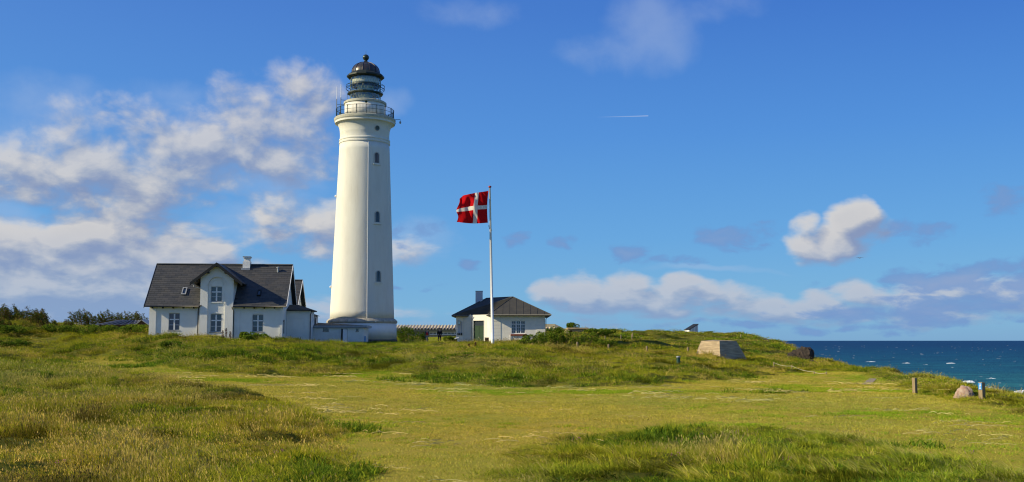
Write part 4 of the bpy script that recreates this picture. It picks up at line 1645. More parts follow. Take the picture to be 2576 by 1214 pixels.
# ------------------------------------------------------------------ small hipped building
SF = Frame((P(R5(1385, 700)[0], 857, 117.5).x, 117.5, 2.6), 0)
sb = empty('pavilion', SF.o, 0)
tag(sb, 'small cream one-storey building with dark hipped roof and green door, behind the flagpole', 'building')


def sx_(x, y, d):
    return SF.at(*R5(x, y), d)


XR = sx_(2140, 700, 0)[0]
ZW = sx_(1700, 452, 0)[1]
DC = 4.2         # left wing wall plane
DB = 1.6         # where the door wall meets the return
xC0 = sx_(872, 700, DC)[0]
xC1 = sx_(975, 700, DC)[0]
xB = sx_(1310, 700, DB)[0]
pts = {'A0': (0, 0), 'A1': (XR, 0), 'B': (xB, DB), 'C1': (xC1, DC), 'C0': (xC0, DC)}
# front wall with window opening
wA = (sx_(1660, 700, 0)[0], sx_(1855, 700, 0)[0], sx_(1750, 728, 0)[1], sx_(1750, 543, 0)[1])
m = MB()
wall_rect_with_holes(m, 0, XR, -1, ZW, .03, .33, [wA])
m.build('front_wall', M_CREAM, sb)


def seg_wall(name, p, q_, t_=.3, z0=-1.0, z1=None):
    z1 = z1 or ZW
    p, q_ = Vector((*p, 0)), Vector((*q_, 0))
    d = (q_ - p)
    nrm = Vector((-d.y, d.x, 0)).normalized()      # towards the inside
    if nrm.y < 0:
        nrm = -nrm
    P4 = [p, q_, q_ + nrm * t_, p + nrm * t_]
    m = MB().prism_z([(a.x, a.y) for a in P4], z0, z1)
    return fixn(m.build(name, M_CREAM, sb))


seg_wall('return_wall', (xB + .01, DB - .01), (-.002, .032))
seg_wall('left_wall', (xC0, DC), (xC1 - .002, DC))
seg_wall('side_wall', (xC0 - .001, DC + .002), (xC0 - .3, 10.5))
# diagonal entrance wall with a real opening: pieces placed along the wall
c1, bb = Vector((xC1, DC, 0)), Vector((xB, DB, 0))
ew = empty('entrance_wall', c1, math.atan2(bb.y - c1.y, bb.x - c1.x))
ew.parent = sb
EL = (bb - c1).length
EF = Frame(SF.m @ c1, math.atan2(bb.y - c1.y, bb.x - c1.x))
dx0, dx1 = EF.at(*R5(1117, 700), 0)[0], EF.at(*R5(1269, 700), 0)[0]
dz1 = EF.at(*R5(1190, 543), 0)[1]
m = MB()
wall_rect_with_holes(m, 0, EL, -1, ZW, 0, .3, [(dx0, dx1, -1, dz1)])
m.build('wall', M_CREAM, ew)
door = empty('door', (dx0, .14, -.45))
door.parent = ew
dw, dh = dx1 - dx0, dz1 + .45
dtr = dh * .80
m = MB().box(0, .06, 0, .1, 0, dh).box(dw - .06, dw, 0, .1, 0, dh).box(.06, dw - .06, 0, .1, dh - .06, dh).box(.06, dw - .06, 0, .1, dtr, dtr + .05)
m.build('frame', M_GREEN, door)
MB().box(.06, dw - .06, .04, .05, dtr + .05, dh - .06).build('transom_pane', M_PANE, door)
for k in range(2):
    a = .065 + k * (dw / 2 - .06)
    b_ = a + dw / 2 - .07
    m = MB().box(a, b_, .03, .08, 0, dtr - .005)
    for c0, c1_ in ((.12, dtr * .42), (dtr * .48, dtr - .12)):
        m.box(a + .08, b_ - .08, .012, .029, c0, c1_)
    m.build('door_leaf', M_GREEN, door)
MB().box(dw / 2 - .10, dw / 2 - .06, -.03, .025, dtr * .45, dtr * .5).build('handle', M_ZINC, door)
MB().box(dx0 - .05, dx0 - .001, -.03, -.001, -.5, dz1 + .04).box(dx1, dx1 + .05, -.03, -.001, -.5, dz1 + .04).build('door_jambs', M_PAINTW, ew)
# rear and right walls
MB().box(XR - .3, XR, .332, 10.5, -1, ZW).box(xC0, XR, 10.5, 10.8, -1, ZW).build('rear_walls', M_CREAM, sb)
# quoin blocks
def quoins(parent, x0, x1, zlist, y, tt=.03):
    src = None
    for k in range(len(zlist) - 1):
        z0, z1 = zlist[k], zlist[k + 1]
        m = MB().box(0, x1 - x0, -tt, 0, .015, z1 - z0 - .015)
        m.build('quoin', M_CREAM, parent, loc=(x0, y, z0))


zq = [sx_(1450, yy, 0)[1] for yy in (900, 850, 805, 757, 708, 660, 608, 556, 505, 462)]
quoins(sb, 0.0, sx_(1507, 700, 0)[0], zq, .028)
quoins(sb, sx_(2015, 700, 0)[0], XR, zq, .028)
quoins(ew, 0.02, EF.at(*R5(1088, 700), 0)[0], [z_ for z_ in zq], -.002)
# window with three lights and small panes
wf = empty('window', (wA[0], .12, wA[2]))
wf.parent = sb
ww, wh = wA[1] - wA[0], wA[3] - wA[2]
m = MB()
f_ = .07
xs_ = [0, ww / 3, 2 * ww / 3, ww]
zt_b = wh * .70
for k in range(4):
    c_ = xs_[k]
    m.box(max(c_ - .055, 0), min(c_ + .055, ww), 0, .09, 0, wh)
for k in range(3):
    a, b_ = max(xs_[k] - .055, 0) + (.11 if k else .055), xs_[k + 1] - .055
    if k == 0:
        a = .055
    else:
        a = xs_[k] + .055
    for z_, hh_ in ((0, .07), (zt_b, .08), (wh - .07, .07)):
        m.box(a, b_, 0, .09, z_, z_ + hh_)
m.build('frame', M_PAINTW, wf)
for k in range(3):
    a, b_ = (xs_[k] + .055), xs_[k + 1] - .055
    gb_ = MB()
    c_ = (a + b_) / 2
    gb_.box(c_ - .014, c_ + .014, .02, .05, .07, zt_b).box(c_ - .014, c_ + .014, .02, .05, zt_b + .08, wh - .07)
    for j in (1, 2):
        zz = .07 + (zt_b - .07) * j / 3
        gb_.box(a, c_ - .014, .02, .05, zz - .012, zz + .012).box(c_ + .014, b_, .02, .05, zz - .012, zz + .012)
    gb_.build('glazing_bars', M_PAINTW, wf)
    for (z0_, z1_) in ((.07, zt_b), (zt_b + .08, wh - .07)):
        p_ = MB().box(a, b_, .055, .062, z0_, z1_).build('pane', M_PANE, wf)
        p_.rotation_euler.x = R(random.uniform(-.5, .5))
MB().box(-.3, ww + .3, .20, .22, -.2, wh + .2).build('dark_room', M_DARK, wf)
# brick sill
sz1 = sx_(1750, 735, -.1)[1] - wA[2]
s0, s1 = sx_(1648, 740, -.1)[0] - wA[0], sx_(1870, 740, -.1)[0] - wA[0]
m = MB()
nb = 16
for k in range(nb):
    a = s0 + (s1 - s0) * k / nb
    m.box(a + .006, a + (s1 - s0) / nb - .006, -.22 - random.uniform(0, .01), -.092, sz1 - .18, sz1)
tag(m.build('brick_sill', M_BRICKR, wf), kind='stuff')
# narrow windows and lamp on the left wing
for (x0, x1, y0, y1) in ((900, 932, 600, 742), (942, 958, 560, 742)):
    a = sx_(x0, 700, DC)[0]
    b_ = sx_(x1, 700, DC)[0]
    z0_, z1_ = sx_(x0, y1, DC)[1], sx_(x0, y0, DC)[1]
    h_ = empty('narrow_window', (a, DC, z0_))
    h_.parent = sb
    MB().box(0, b_ - a, -.05, -.002, 0, .04).box(0, .035, -.05, -.002, .04, z1_ - z0_).box(b_ - a - .035, b_ - a, -.05, -.002, .04, z1_ - z0_).box(.035, b_ - a - .035, -.05, -.002, z1_ - z0_ - .04, z1_ - z0_).build('frame', M_GREYP, h_)
    MB().box(.035, b_ - a - .035, -.02, -.004, .04, z1_ - z0_ - .04).build('pane', simple('frosted_pane', (.5, .55, .6), .3, .1), h_)
for x in (900, 925, 951):
    pp = sx_(x, 738, DC - .1)
    MB().lathe([(.05, -.1), (.07, 0), (.07, .14), (.03, .18)], 8).build('wall_spotlight', M_DARK, sb, True, loc=(pp[0], DC - .1, pp[1]))
l0 = sx_(898, 596, DC - .25)
l1 = sx_(932, 548, DC - .25)
la = empty('wall_lantern', (l0[0], DC - .3, l0[1]))
la.parent = sb
lw, lhh = l1[0] - l0[0], l1[1] - l0[1]
m = MB()
for a in (0, lw - .03):
    for b_ in (0, .2):
        m.box(a, a + .03, b_, b_ + .03, .03, lhh - .03)
m.box(0, lw, 0, .23, 0, .03).box(0, lw, 0, .23, lhh - .03, lhh).box(lw / 2 - .04, lw / 2 + .04, .23, .3, lhh * .4, lhh * .55)
m.build('frame', M_IRON, la)
MB().box(.035, lw - .035, .035, .195, .035, lhh - .035).build('glass', M_LANT, la)
# roof
def pr(x, y, d):
    a = SF.at(*R5(x, y), d)
    return (a[0], d, a[1])


E0 = pr(810, 470, DC - .6)
ez = E0[2]
E3 = pr(2222, 455, -.65)
ez = (ez + E3[2]) / 2
E0 = (E0[0], DC - .6, ez)
E3 = (E3[0], -.65, ez)
E2 = (pr(1335, 440, -.65)[0], -.65, ez)
E1 = (pr(1262, 447, DC - .6)[0] + .25, DC - .6, ez)
E4 = (E3[0], 11.3, ez)
E5 = (E0[0], 11.3, ez)
Rr2 = pr(1680, 206, 4.1)
Rr1 = pr(1300, 218, 6.0)
zrd = (Rr2[2] + Rr1[2]) / 2
Rr1 = (Rr1[0], 7.4, Rr1[2])
Rr3 = (Rr2[0], 7.2, Rr2[2])
m = MB()
VS = [E0, E1, E2, E3, E4, E5, Rr1, Rr2, Rr3]
lowv = [(x, y, z - .10) for x, y, z in (E0, E1, E2, E3, E4, E5)]
m.add(VS + lowv, [(2, 3, 7), (1, 2, 7), (0, 1, 7), (0, 7, 6), (3, 4, 8, 7), (4, 5, 6), (4, 6, 8), (6, 7, 8), (5, 0, 6),
                  (0, 9, 10, 1), (1, 10, 11, 2), (2, 11, 12, 3), (3, 12, 13, 4), (4, 13, 14, 5), (5, 14, 9, 0)])
fixn(m.build('roof', M_FELT, sb))
MB().prism_z([(E0[0], E0[1]), (E1[0], E1[1]), (E2[0], E2[1]), (E3[0], E3[1]), (E4[0], E4[1]), (E5[0], E5[1])], ez - .14, ez - .101).build('soffit', M_GUT, sb)
m = MB()
for a, b_ in ((E2, Rr2), (E3, Rr2), (Rr2, Rr1), (E0, Rr1)):
    m.tube([a, b_], .06, 5)
m.build('ridge_roll', M_FELT, sb)
# standing seams of the front hip
m = MB()
for k in range(1, 9):
    f = k / 9
    base = Vector(E2).lerp(Vector(E3), f)
    ap = Vector(Rr2)
    # climb straight up the slope until a hip is met
    fx = f
    up = min((base.x - E2[0]) / max(Rr2[0] - E2[0], .01), (E3[0] - base.x) / max(E3[0] - Rr2[0], .01))
    top = Vector((base.x, E2[1] + (Rr2[1] - E2[1]) * up, ez + (Rr2[2] - ez) * up))
    m.tube([base + Vector((0, 0, .015)), top + Vector((0, 0, .015))], .022, 4)
m.build('roof_seams', M_FELT, sb)
g0 = Vector(E2) + Vector((0, -.06, -.05))
MB().tube([Vector(E0) + Vector((0, -.06, -.05)), Vector(E1) + Vector((-.05, -.06, -.05)), g0 + Vector((-.05, 0, 0)), Vector(E3) + Vector((.05, -.06, -.05))], .05, 8).build('gutter', M_GUT, sb, True)
MB().tube([Vector(E3) + Vector((-.05, 0, -.12)), (XR + .25, -.3, ez - .3), (XR + .08, -.08, ez - .55), (XR + .08, -.08, -.8)], .045, 6).build('downpipe', M_PIPE, sb)
pp0 = EF.at(*R5(1098, 480), -.1)
pp1 = EF.at(*R5(1088, 700), -.1)
MB().tube([(pp0[0], -.4, pp0[1] + .15), (pp0[0], -.25, pp0[1] - .05), (pp1[0], -.09, pp0[1] - .4), (pp1[0], -.09, -.9)], .05, 6).build('downpipe', M_GREYP, ew)
ww_ = sx_(1636, 750, -.04)
MB().tube([(ww_[0], -.04, ww_[1]), (ww_[0], -.04, -.6)], .03, 5).build('white_conduit', M_PAINTW, sb)
c0, c1_ = sx_(1150, 200, 7.0), sx_(1249, 122, 7.0)
MB().box(c0[0], c1_[0], 6.6, 7.5, ZW, c1_[1] - .05).build('chimney', M_GREYC, sb)
MB().box(c0[0] - .03, c1_[0] + .03, 6.57, 7.53, c1_[1] - .048, c1_[1]).build('chimney_cap', M_PIPE, sb)

# waste bin, information board
def ground_at(u, v, Y):
    p = P(u, v, Y)
    return p.x, Y, H(p.x, Y)


u0, vtop = R5(1281, 783)
u1, _ = R5(1340, 783)
x0, x1 = P(u0, 860, 116.2).x, P(u1, 860, 116.2).x
zt_b_ = P(u0, vtop, 116.2).z
gzb = H((x0 + x1) / 2, 116.2)
bn_ = empty('waste_bin', ((x0 + x1) / 2, 116.2, gzb))
tag(bn_, 'brown slatted waste bin standing to the right of the green door', 'bin')
w_, h_ = (x1 - x0) / 2, zt_b_ - gzb
for k in range(6):
    MB().box(-w_ + k * w_ / 3 + .01, -w_ + (k + 1) * w_ / 3 - .01, -w_, -w_ + .03, .03, h_ - .04).build('slat', M_BIN, bn_)
MB().box(-w_ + .02, w_ - .02, -w_ + .031, w_, 0, h_ - .06).build('liner', M_DARK, bn_)
MB().box(-w_ - .01, w_ + .01, -w_ - .01, w_ + .01, h_ - .038, h_).build('lid', M_BIN, bn_)
ux, vt = R5(880, 790)
px_, py_, pz_ = ground_at(ux, 850, 115.5)
sg = empty('information_board', (px_, py_, pz_))
tag(sg, 'small slanted information lectern at the left corner of the cream building', 'sign')
ztop = P(ux, vt, 115.5).z - pz_
MB().box(-.06, .06, -.06, .06, -.2, ztop - .08).build('post', M_DARK, sg)
m = MB().slab([(-.24, -.20, ztop - .12), (.24, -.20, ztop + .0), (.24, .16, ztop + .12), (-.24, .16, ztop - .0)], .03)
fixn(m.build('board', M_GREYP, sg))

# ------------------------------------------------------------------ flag pole and flag
FY = 103.0
pb = P(1239.5, 863.7, FY)
gz_ = H(pb.x, FY)
fp = empty('flagpole', (pb.x, FY, gz_))
tag(fp, 'tall white tapered flagpole with a red ball top', 'flagpole')
ptop = P(1232.4, 472.5, FY) - fp.location
pl = MB()
pl.tube([(0, 0, -.3), ptop * .5, ptop], [.155, .12, .075], 14)
pl.build('pole', M_POLE, fp, True)
MB().lathe([(.16, -.3), (.16, .5), (.13, .52)], 14).build('collar', M_POLE, fp, True, auto=True)
kb = MB()
kb.lathe([(.04, -.08)] + [(.17 * math.cos(a), .08 + .12 * math.sin(a)) for a in np.linspace(-1.2, 1.55, 9)], 14)
kb.build('knob', M_KNOB, fp, True, loc=ptop)


def F6(x, y):
    return (1660 + .3458 * x) / 1.4907, (680 + .3458 * y) / 1.4907


hy = P(*F6(505, 500), FY) - fp.location
m = MB()
c_ = P(*F6(522, 520), FY) - fp.location
m.tube([P(*F6(498, 480), FY) - fp.location, P(*F6(508, 515), FY) - fp.location, c_ + Vector((0, -.15, -.03)), P(*F6(534, 535), FY) - fp.location], .03, 5)
m.build('halyard_loop', M_ROPE, fp)
m = MB()
tp_ = P(*F6(505, 82), FY) - fp.location
m.tube([tp_ + Vector((0, -.1, 0)), P(*F6(500, 300), FY) - fp.location + Vector((.02, -.1, 0)), P(*F6(505, 500), FY) - fp.location + Vector((0, -.1, 0)), Vector((-.18, -.1, 1.2))], .012, 4)
m.build('halyard', M_ROPE, fp)
# flag: cloth surface from surveyed outline, waving in depth
nu, nv = 68, 48
hoist_t, hoist_b = F6(497, 103), F6(490, 452)
verts = []
for j in range(nv + 1):
    fv = j / nv      # 0 top
    for i in range(nu + 1):
        fu = i / nu  # 0 hoist
        # outline curves
        top = (497 - 300 * fu - 25 * fu ** 3, 103 + 62 * fu ** .75 - 10 * math.sin(math.pi * fu) + 28 * max(0, fu - .88) / .12)
        bot = (490 - 340 * fu, 452 - 9 * fu + 12 * math.sin(math.pi * fu))
        x = top[0] * (1 - fv) + bot[0] * fv
        y = top[1] * (1 - fv) + bot[1] * fv
        y += fu * 12 * math.sin(fv * 5.5 + fu * 6) * math.sin(math.pi * fv)
        x += (fu ** 2) * 14 * math.sin(fv * 8.5 + .8) + (-10 if fu < .02 else 0) * math.sin(math.pi * fv)
        dep = .50 * fu * math.sin(fu * 8.5 + fv * 2.2 + .4) + .22 * math.sin(fu * 15 - fv * 4.5) * fu + .08 * math.sin(fu * 27 + fv * 11) - fu * .5
        p = P(*F6(x, y), FY + dep) - fp.location
        verts.append(p)
# canonical cross bands 12:4:12 by 12:4:18
nu_f = [(12 / 34) , (16 / 34)]
faces_w, faces_r = [], []
me_f = bpy.data.meshes.new('flag')
faces = []
mi = []
for j in range(nv):
    for i in range(nu):
        a = j * (nu + 1) + i
        faces.append((a, a + 1, a + nu + 2, a + nu + 1))
        cu, cv = (i + .5) / nu, (j + .5) / nv
        white = (12 / 34 < cu < 16.3 / 34) or (12 / 28 - .0 < cv < 16 / 28)
        mi.append(1 if white else 0)
me_f.from_pydata([tuple(v) for v in verts], [], faces)


def b_cloth(colr):
    def bb_(t):
        a = t.n('ShaderNodeBsdfDiffuse', {'Color': (*colr, 1)})
        b_ = t.n('ShaderNodeBsdfTranslucent', {'Color': (*colr, 1)})
        return t.n('ShaderNodeMixShader', {0: .35, 1: a.outputs[0], 2: b_.outputs[0]}).outputs[0]
    return bb_


me_f.materials.append(material('flag_red', b_cloth((.56, .010, .014))))
me_f.materials.append(material('flag_white', b_cloth((.80, .76, .66))))
me_f.polygons.foreach_set('material_index', mi)
me_f.polygons.foreach_set('use_smooth', [True] * len(faces))
flag = bpy.data.objects.new('flag', me_f)
COL.objects.link(flag)
flag.location = fp.location
tag(flag, 'red flag with a white cross blowing to the left from the flagpole', 'flag')

# ------------------------------------------------------------------ shed on the dune
def dunes_shed():
    Y = 262.0
    a = P(*R7(1412, 185), Y)
    f = empty('lookout_shed', (a.x, Y, H(a.x + 1.5, Y)), R(28))
    f.location.z = a.z - .5
    tag(f, 'small white shed with a steep dark single-pitch roof on the dune crest', 'shed')
    FR = Frame(f.location, R(28))
    zb0 = -1.0
    # sunlit front-left wall plane x=0, shaded wall plane y=0
    w1 = 2.9
    # corner nearest camera at survey x=1462
    return f


Ys = 262.0
cor = P(*R7(1462, 186), Ys)
shed = empty('lookout_shed', (cor.x, Ys, cor.z - .1), 0)
tag(shed, 'small white shed with a steep dark single-pitch roof on the dune crest', 'shed')
def sh(x, y, dY):
    p = P(*R7(x, y), Ys + dY)
    return (p.x - cor.x, dY, p.z - cor.z + .1)


A = sh(1413, 155, 2.2); B_ = sh(1462, 154, 0); C_ = sh(1550, 100, 1.0)
A0 = (A[0], A[1], -1); B0 = (0, 0, -1); C0 = (C_[0], C_[1], -1)
D_ = (A[0] + C_[0], A[1] + C_[1], C_[2]); D0 = (D_[0], D_[1], -1)
m = MB().add([A0, B0, C0, D0, A, B_, C_, (D_[0], D_[1], C_[2])], [(0, 1, 5, 4), (1, 2, 6, 5), (2, 3, 7, 6), (3, 0, 4, 7), (4, 5, 6, 7)])
fixn(m.build('walls', M_PAINTW, shed))
up_ = Vector((0, 0, .08))
ctr = (Vector(A) + Vector(B_) + Vector(C_) + Vector(D_)) / 4
rp = [ctr + (Vector(q_) - ctr) * 1.08 + up_ for q_ in (A, B_, C_, D_)]
fixn(MB().slab(rp, .14).build('roof', M_DARK, shed))
m = MB()
for k in range(1, 6):
    f = k / 6
    x_ = B_[0] + (C_[0] - B_[0]) * f
    y_ = B_[1] + (C_[1] - B_[1]) * f
    z_ = B_[2] + (C_[2] - B_[2]) * f
    m.box(x_ - .05, x_ + .05, y_ - .05, y_ - .01, -.6, z_ - .1)
m.build('wall_battens', M_GREYP, shed)

# ------------------------------------------------------------------ long museum building behind
LY = 175.0
def lp(x, y, Y=LY):
    return P(*R5(x, y), Y)


o0 = lp(20, 700)
lb = empty('long_low_building', (o0.x, LY, 2.4))
tag(lb, 'long low building with pale ribbed roof far behind, between lighthouse and cream building', 'building')
xe = lp(2275, 700).x - o0.x
ztop = lp(870, 622).z - 2.4
zmid = lp(870, 664).z - 2.4
zlow = lp(870, 697).z - 2.4
zwn = lp(870, 745).z - 2.4
x00 = -6.0
m = MB()
fixn(m.add([(x00, -.8, zmid), (xe, -.8, zmid), (xe, 3.0, ztop + .2), (x00, 3.0, ztop + .2), (x00, 14, 1.8), (xe, 14, 1.8), (x00, -.8, zmid - .15), (xe, -.8, zmid - .15)],
           [(0, 1, 2, 3), (3, 2, 5, 4), (0, 6, 7, 1), (1, 7, 5, 2), (0, 3, 4, 6)]).build('roof', M_CREAMR, lb))
# corrugation ridges: one rib per wave
nrib = int((xe - x00) / .555)
rb_ = MB().tube([(0, -.82, zmid + .02), (0, 3.0, ztop + .22)], .13, 6).build('roof_rib', M_CREAMR, lb, True, loc=(x00, 0, 0))
for k in range(1, nrib):
    inst(rb_, lb, loc=(x00 + k * .555, 0, 0))
dk = MB().lathe([(.001, 0), (.17, .0), (.17, .05), (.001, .05)], 10, 0, math.pi * 2).build('rib_end', M_DARK, lb, loc=(x00, -.83, zmid + .02))
dk.rotation_euler = (R(90), 0, 0)
for k in range(1, nrib):
    o_ = inst(dk, lb, loc=(x00 + k * .555, -.83, zmid + .02))
MB().box(x00, xe - .1, -.6, .1, zlow, zmid - .16).build('eave_band', M_GREYW, lb)
MB().box(x00, xe - .1, 0.102, .4, -1, zlow).build('wall', M_GREYW, lb)
xw0 = lp(490, 720).x - o0.x
xw1 = lp(1000, 720).x - o0.x
nw = 10
for k in range(nw):
    a = xw0 + (xw1 - xw0) * k / nw
    h_ = empty('window', (a, -.1, zwn))
    h_.parent = lb
    ww1 = (xw1 - xw0) / nw
    MB().box(0, ww1, 0, .1, zlow - zwn - .22, zlow - zwn - .02).box(0, .12, 0, .1, 0, zlow - zwn - .22).box(.12, ww1, 0, .1, 0, .18).build('frame', M_PAINTW, h_)
    MB().box(.12, ww1, .03, .06, .18, zlow - zwn - .22).build('pane', M_PANE, h_)
m = MB()
gx = lp(2440, 668)
m.prism_y([(xe, zlow - .6), (gx.x - o0.x, gx.z - 2.4 - .4), (gx.x - o0.x, gx.z - 2.4), (xe, lp(2275, 590).z - 2.4)], 0, 10)
fixn(m.build('gable_end', M_GREYW, lb))
MB().box(lp(2120, 700).x - o0.x, xe - .01, -.9, -.82, lp(2200, 634).z - 2.4, lp(2200, 592).z - 2.4).build('upper_wall', M_CREAMR, lb)

# ------------------------------------------------------------------ low shed roof far left
ty = 118.0
p0 = P(240, 816, ty); p1 = P(372, 815, ty)
ls = empty('garden_shed', (p0.x, ty, 3.2))
tag(ls, 'low shed with grey corrugated roof just showing behind the grass, left of the house', 'shed')
L_ = p1.x - p0.x
zl_, zh_ = p0.z - 3.2 - .1, P(300, 805.5, ty).z - 3.2
m = MB()
xa, xb_ = L_ * .32, L_ * .78
m.add([(0, 0, zl_), (L_, 0, zl_), (L_, 4, zl_), (0, 4, zl_), (xa, 2, zh_), (xb_, 2, zh_)], [(0, 1, 5, 4), (1, 2, 5), (2, 3, 4, 5), (3, 0, 4)])
fixn(m.build('roof', M_CORR, ls))
for k in range(26):
    x_ = xa + (xb_ - xa) * k / 25
    xo = L_ * k / 25
    MB().tube([(xo, -.02, zl_ + .02), (x_, 2, zh_ + .02)], .035, 4).build('roof_rib', M_CORR if k % 3 else M_ZINC, ls)
MB().box(.3, L_ - .3, .3, 3.7, -1.5, zl_ - .02).build('wall', M_BROWNW, ls)
q0, q1_, q2 = P(343, 816, ty - 3), P(357, 804.6, ty - 3), P(374, 816, ty - 3)
g2 = empty('garden_shed', (q0.x, ty - 3, 3.2))
tag(g2, 'tiny gable-ended shed roof peeking up against the left corner of the house', 'shed')
fixn(MB().prism_y([(0, q0.z - 3.2 - .12), (q1_.x - q0.x, q1_.z - 3.2 - .12), (q2.x - q0.x, q2.z - 3.2 - .12)], .02, 4).build('gable', M_BROWNW, g2))
m = MB().slab([(-.1, -.2, q0.z - 3.2 - .08), (q1_.x - q0.x, -.2, q1_.z - 3.2), (q1_.x - q0.x, 4, q1_.z - 3.2), (-.1, 4, q0.z - 3.2 - .08)], .06)
m.slab([(q2.x - q0.x + .1, -.2, q2.z - 3.2 - .08), (q1_.x - q0.x, -.2, q1_.z - 3.2), (q1_.x - q0.x, 4, q1_.z - 3.2), (q2.x - q0.x + .1, 4, q2.z - 3.2 - .08)], .06)
fixn(m.build('roof', M_ZINC, g2))

# ------------------------------------------------------------------ concrete bunkers
import bmesh


def chip(o, amt, seed, scale=.5, cuts=3):
    bm = bmesh.new()
    bm.from_mesh(o.data)
    bmesh.ops.triangulate(bm, faces=bm.faces)
    bmesh.ops.subdivide_edges(bm, edges=bm.edges, cuts=cuts, use_grid_fill=True)
    bm.normal_update()
    co = np.array([v.co[:] for v in bm.verts])
    n = fbm(co[:, 0] + co[:, 2] * .7 + seed, co[:, 1] + co[:, 2] * 1.3, scale, 4, seed)
    for v, k in zip(bm.verts, n):
        v.co += v.normal * float(k) * amt
    bm.to_mesh(o.data)
    bm.free()


BY = 106.0
def bq(x, y, dY):
    return P(*((2520 + .1483 * x) / 1.4907, (1180 + .1483 * y) / 1.4907), BY + dY)


corn_b, corn_t = bq(1218, 1085, 0), bq(1200, 665, .9)
lb_, lt_ = bq(585, 985, 2.4), bq(738, 665, 2.6)
rb_b, rt_ = bq(1835, 1100, 2.4), bq(1632, 672, 2.6)
bz0 = H(corn_b.x, BY) - .4
bk_o = Vector((corn_b.x, BY, bz0))
blkv = []
top_z = (lt_.z + corn_t.z + rt_.z) / 3
back_b = Vector((corn_b.x, BY + 5.2, bz0))
back_t = Vector((corn_t.x, BY + 4.3, top_z + .1))
def ext(t_, b_):
    t_ = Vector((t_.x, t_.y, top_z))
    return t_ + (b_ - t_) * ((bz0 - t_.z) / (b_.z - t_.z))


corn_b.z = lb_.z = rb_b.z = (lb_.z + corn_b.z) / 2
raw = [ext(lt_, lb_), ext(corn_t, corn_b), ext(rt_, rb_b), back_b,
       Vector((lt_.x, lt_.y, top_z)), Vector((corn_t.x, corn_t.y, top_z - .02)), Vector((rt_.x, rt_.y, top_z)), back_t]
m = MB().add([v - bk_o for v in raw], [(0, 1, 5, 4), (1, 2, 6, 5), (2, 3, 7, 6), (3, 0, 4, 7), (4, 5, 6, 7), (3, 2, 1, 0)])
bk = fixn(m.build('concrete_bunker', M_CONC, None, loc=bk_o))
chip(bk, .05, 3, .5, 7)
tag(bk, 'weathered concrete bunker block with sloping sides half sunk in the grassy slope', 'bunker')
# plank marks: horizontal shuttering ledges are in the material; cracked edge strip
# left bunker with doorway
p0 = P(*R7(212, 195), 150); p1 = P(*R7(400, 195), 150)
bz_ = P(*R7(260, 200), 150).z - .35
b2 = empty('concrete_bunker', (p0.x, 150, bz_))
tag(b2, 'low rounded concrete bunker with a square dark entrance, right of the cream building', 'bunker')
W_ = p1.x - p0.x
Hh = P(*R7(300, 148), 150).z - bz_
dX0, dX1 = P(*R7(254, 180), 150).x - p0.x, P(*R7(286, 180), 150).x - p0.x
dZ = P(*R7(270, 162), 150).z - bz_
m = MB()
m.prism_y([(0, 0), (dX0, 0), (dX0, Hh), (dX0 * .75, Hh - .03), (dX0 * .3, Hh * .8), (0, Hh * .5)], 0, 5)
m.box(dX1, W_ * 1.0, 0, 5, 0, Hh - .02).box(dX0, dX1, 0, 5, dZ, Hh - .01)
o_ = fixn(m.build('concrete_shell', M_CONC, b2))
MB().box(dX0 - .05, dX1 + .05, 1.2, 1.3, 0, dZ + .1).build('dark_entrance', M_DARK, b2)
MB().box(dX0 * .6, W_ * 1.25, -.2, 5.2, Hh, Hh + .22).build('roof_slab', M_CONC, b2)


def rock(name, u, v, Y, w, h, mat, label, cat, seed, dsq=.8, sink=.3):
    p = P(u, v, Y)
    bm = bmesh.new()
    bmesh.ops.create_icosphere(bm, subdivisions=4, radius=1)
    co = np.array([x.co[:] for x in bm.verts])
    n1 = fbm(co[:, 0] * 1 + seed + co[:, 2] * .6, co[:, 1] - co[:, 2] * .8 + seed, .9 if 'ruin' not in name else .6, 5, seed, .6)
    for x, k in zip(bm.verts, n1):
        s_ = 1 + (.48 if 'ruin' not in name else .75) * float(k)
        x.co = Vector((x.co.x * w / 2 * s_, x.co.y * w / 2 * dsq * s_, max(x.co.z, -.6) * h * s_))
    me_ = bpy.data.meshes.new(name)
    bm.to_mesh(me_)
    bm.free()
    me_.materials.append(mat)
    o = bpy.data.objects.new(name, me_)
    o.location = (p.x, Y, p.z + sink * h * 0)
    COL.objects.link(o)
    tag(o, label, cat)
    return o


u_, v_ = R8(1965, 690)
yb = 60.0
gx_ = P(2427, 1003, 48.0)
rock('boulder', 2427, 999.5, 51.0, .95, .50, M_BOULDER, 'pale pinkish boulder lying in the grass left of the blue-marked post', 'boulder', 5)
rock('boulder', *R7(2190, 285), 196, 3.4, 1.0, simple('brown_mossy_rock', (.16, .11, .07), .95, .4, 1.5, .5, 5), 'smooth brown boulder on the dune crest above the concrete block', 'boulder', 9)
rock('concrete_ruin', *R8(285, 318), 117, 3.0, 1.55, M_RUIN, 'dark blackened bunker ruin at the cliff edge by the sea', 'ruin', 14)
rock('concrete_ruin', *R8(410, 348), 114, 1.1, .5, M_RUIN, 'small dark lump of ruin at the right foot of the bigger one', 'ruin', 23)

# ------------------------------------------------------------------ posts
def ground_point(u, v, Y):
    p = P(u, v, Y)
    return Vector((p.x, Y, H(p.x, Y)))


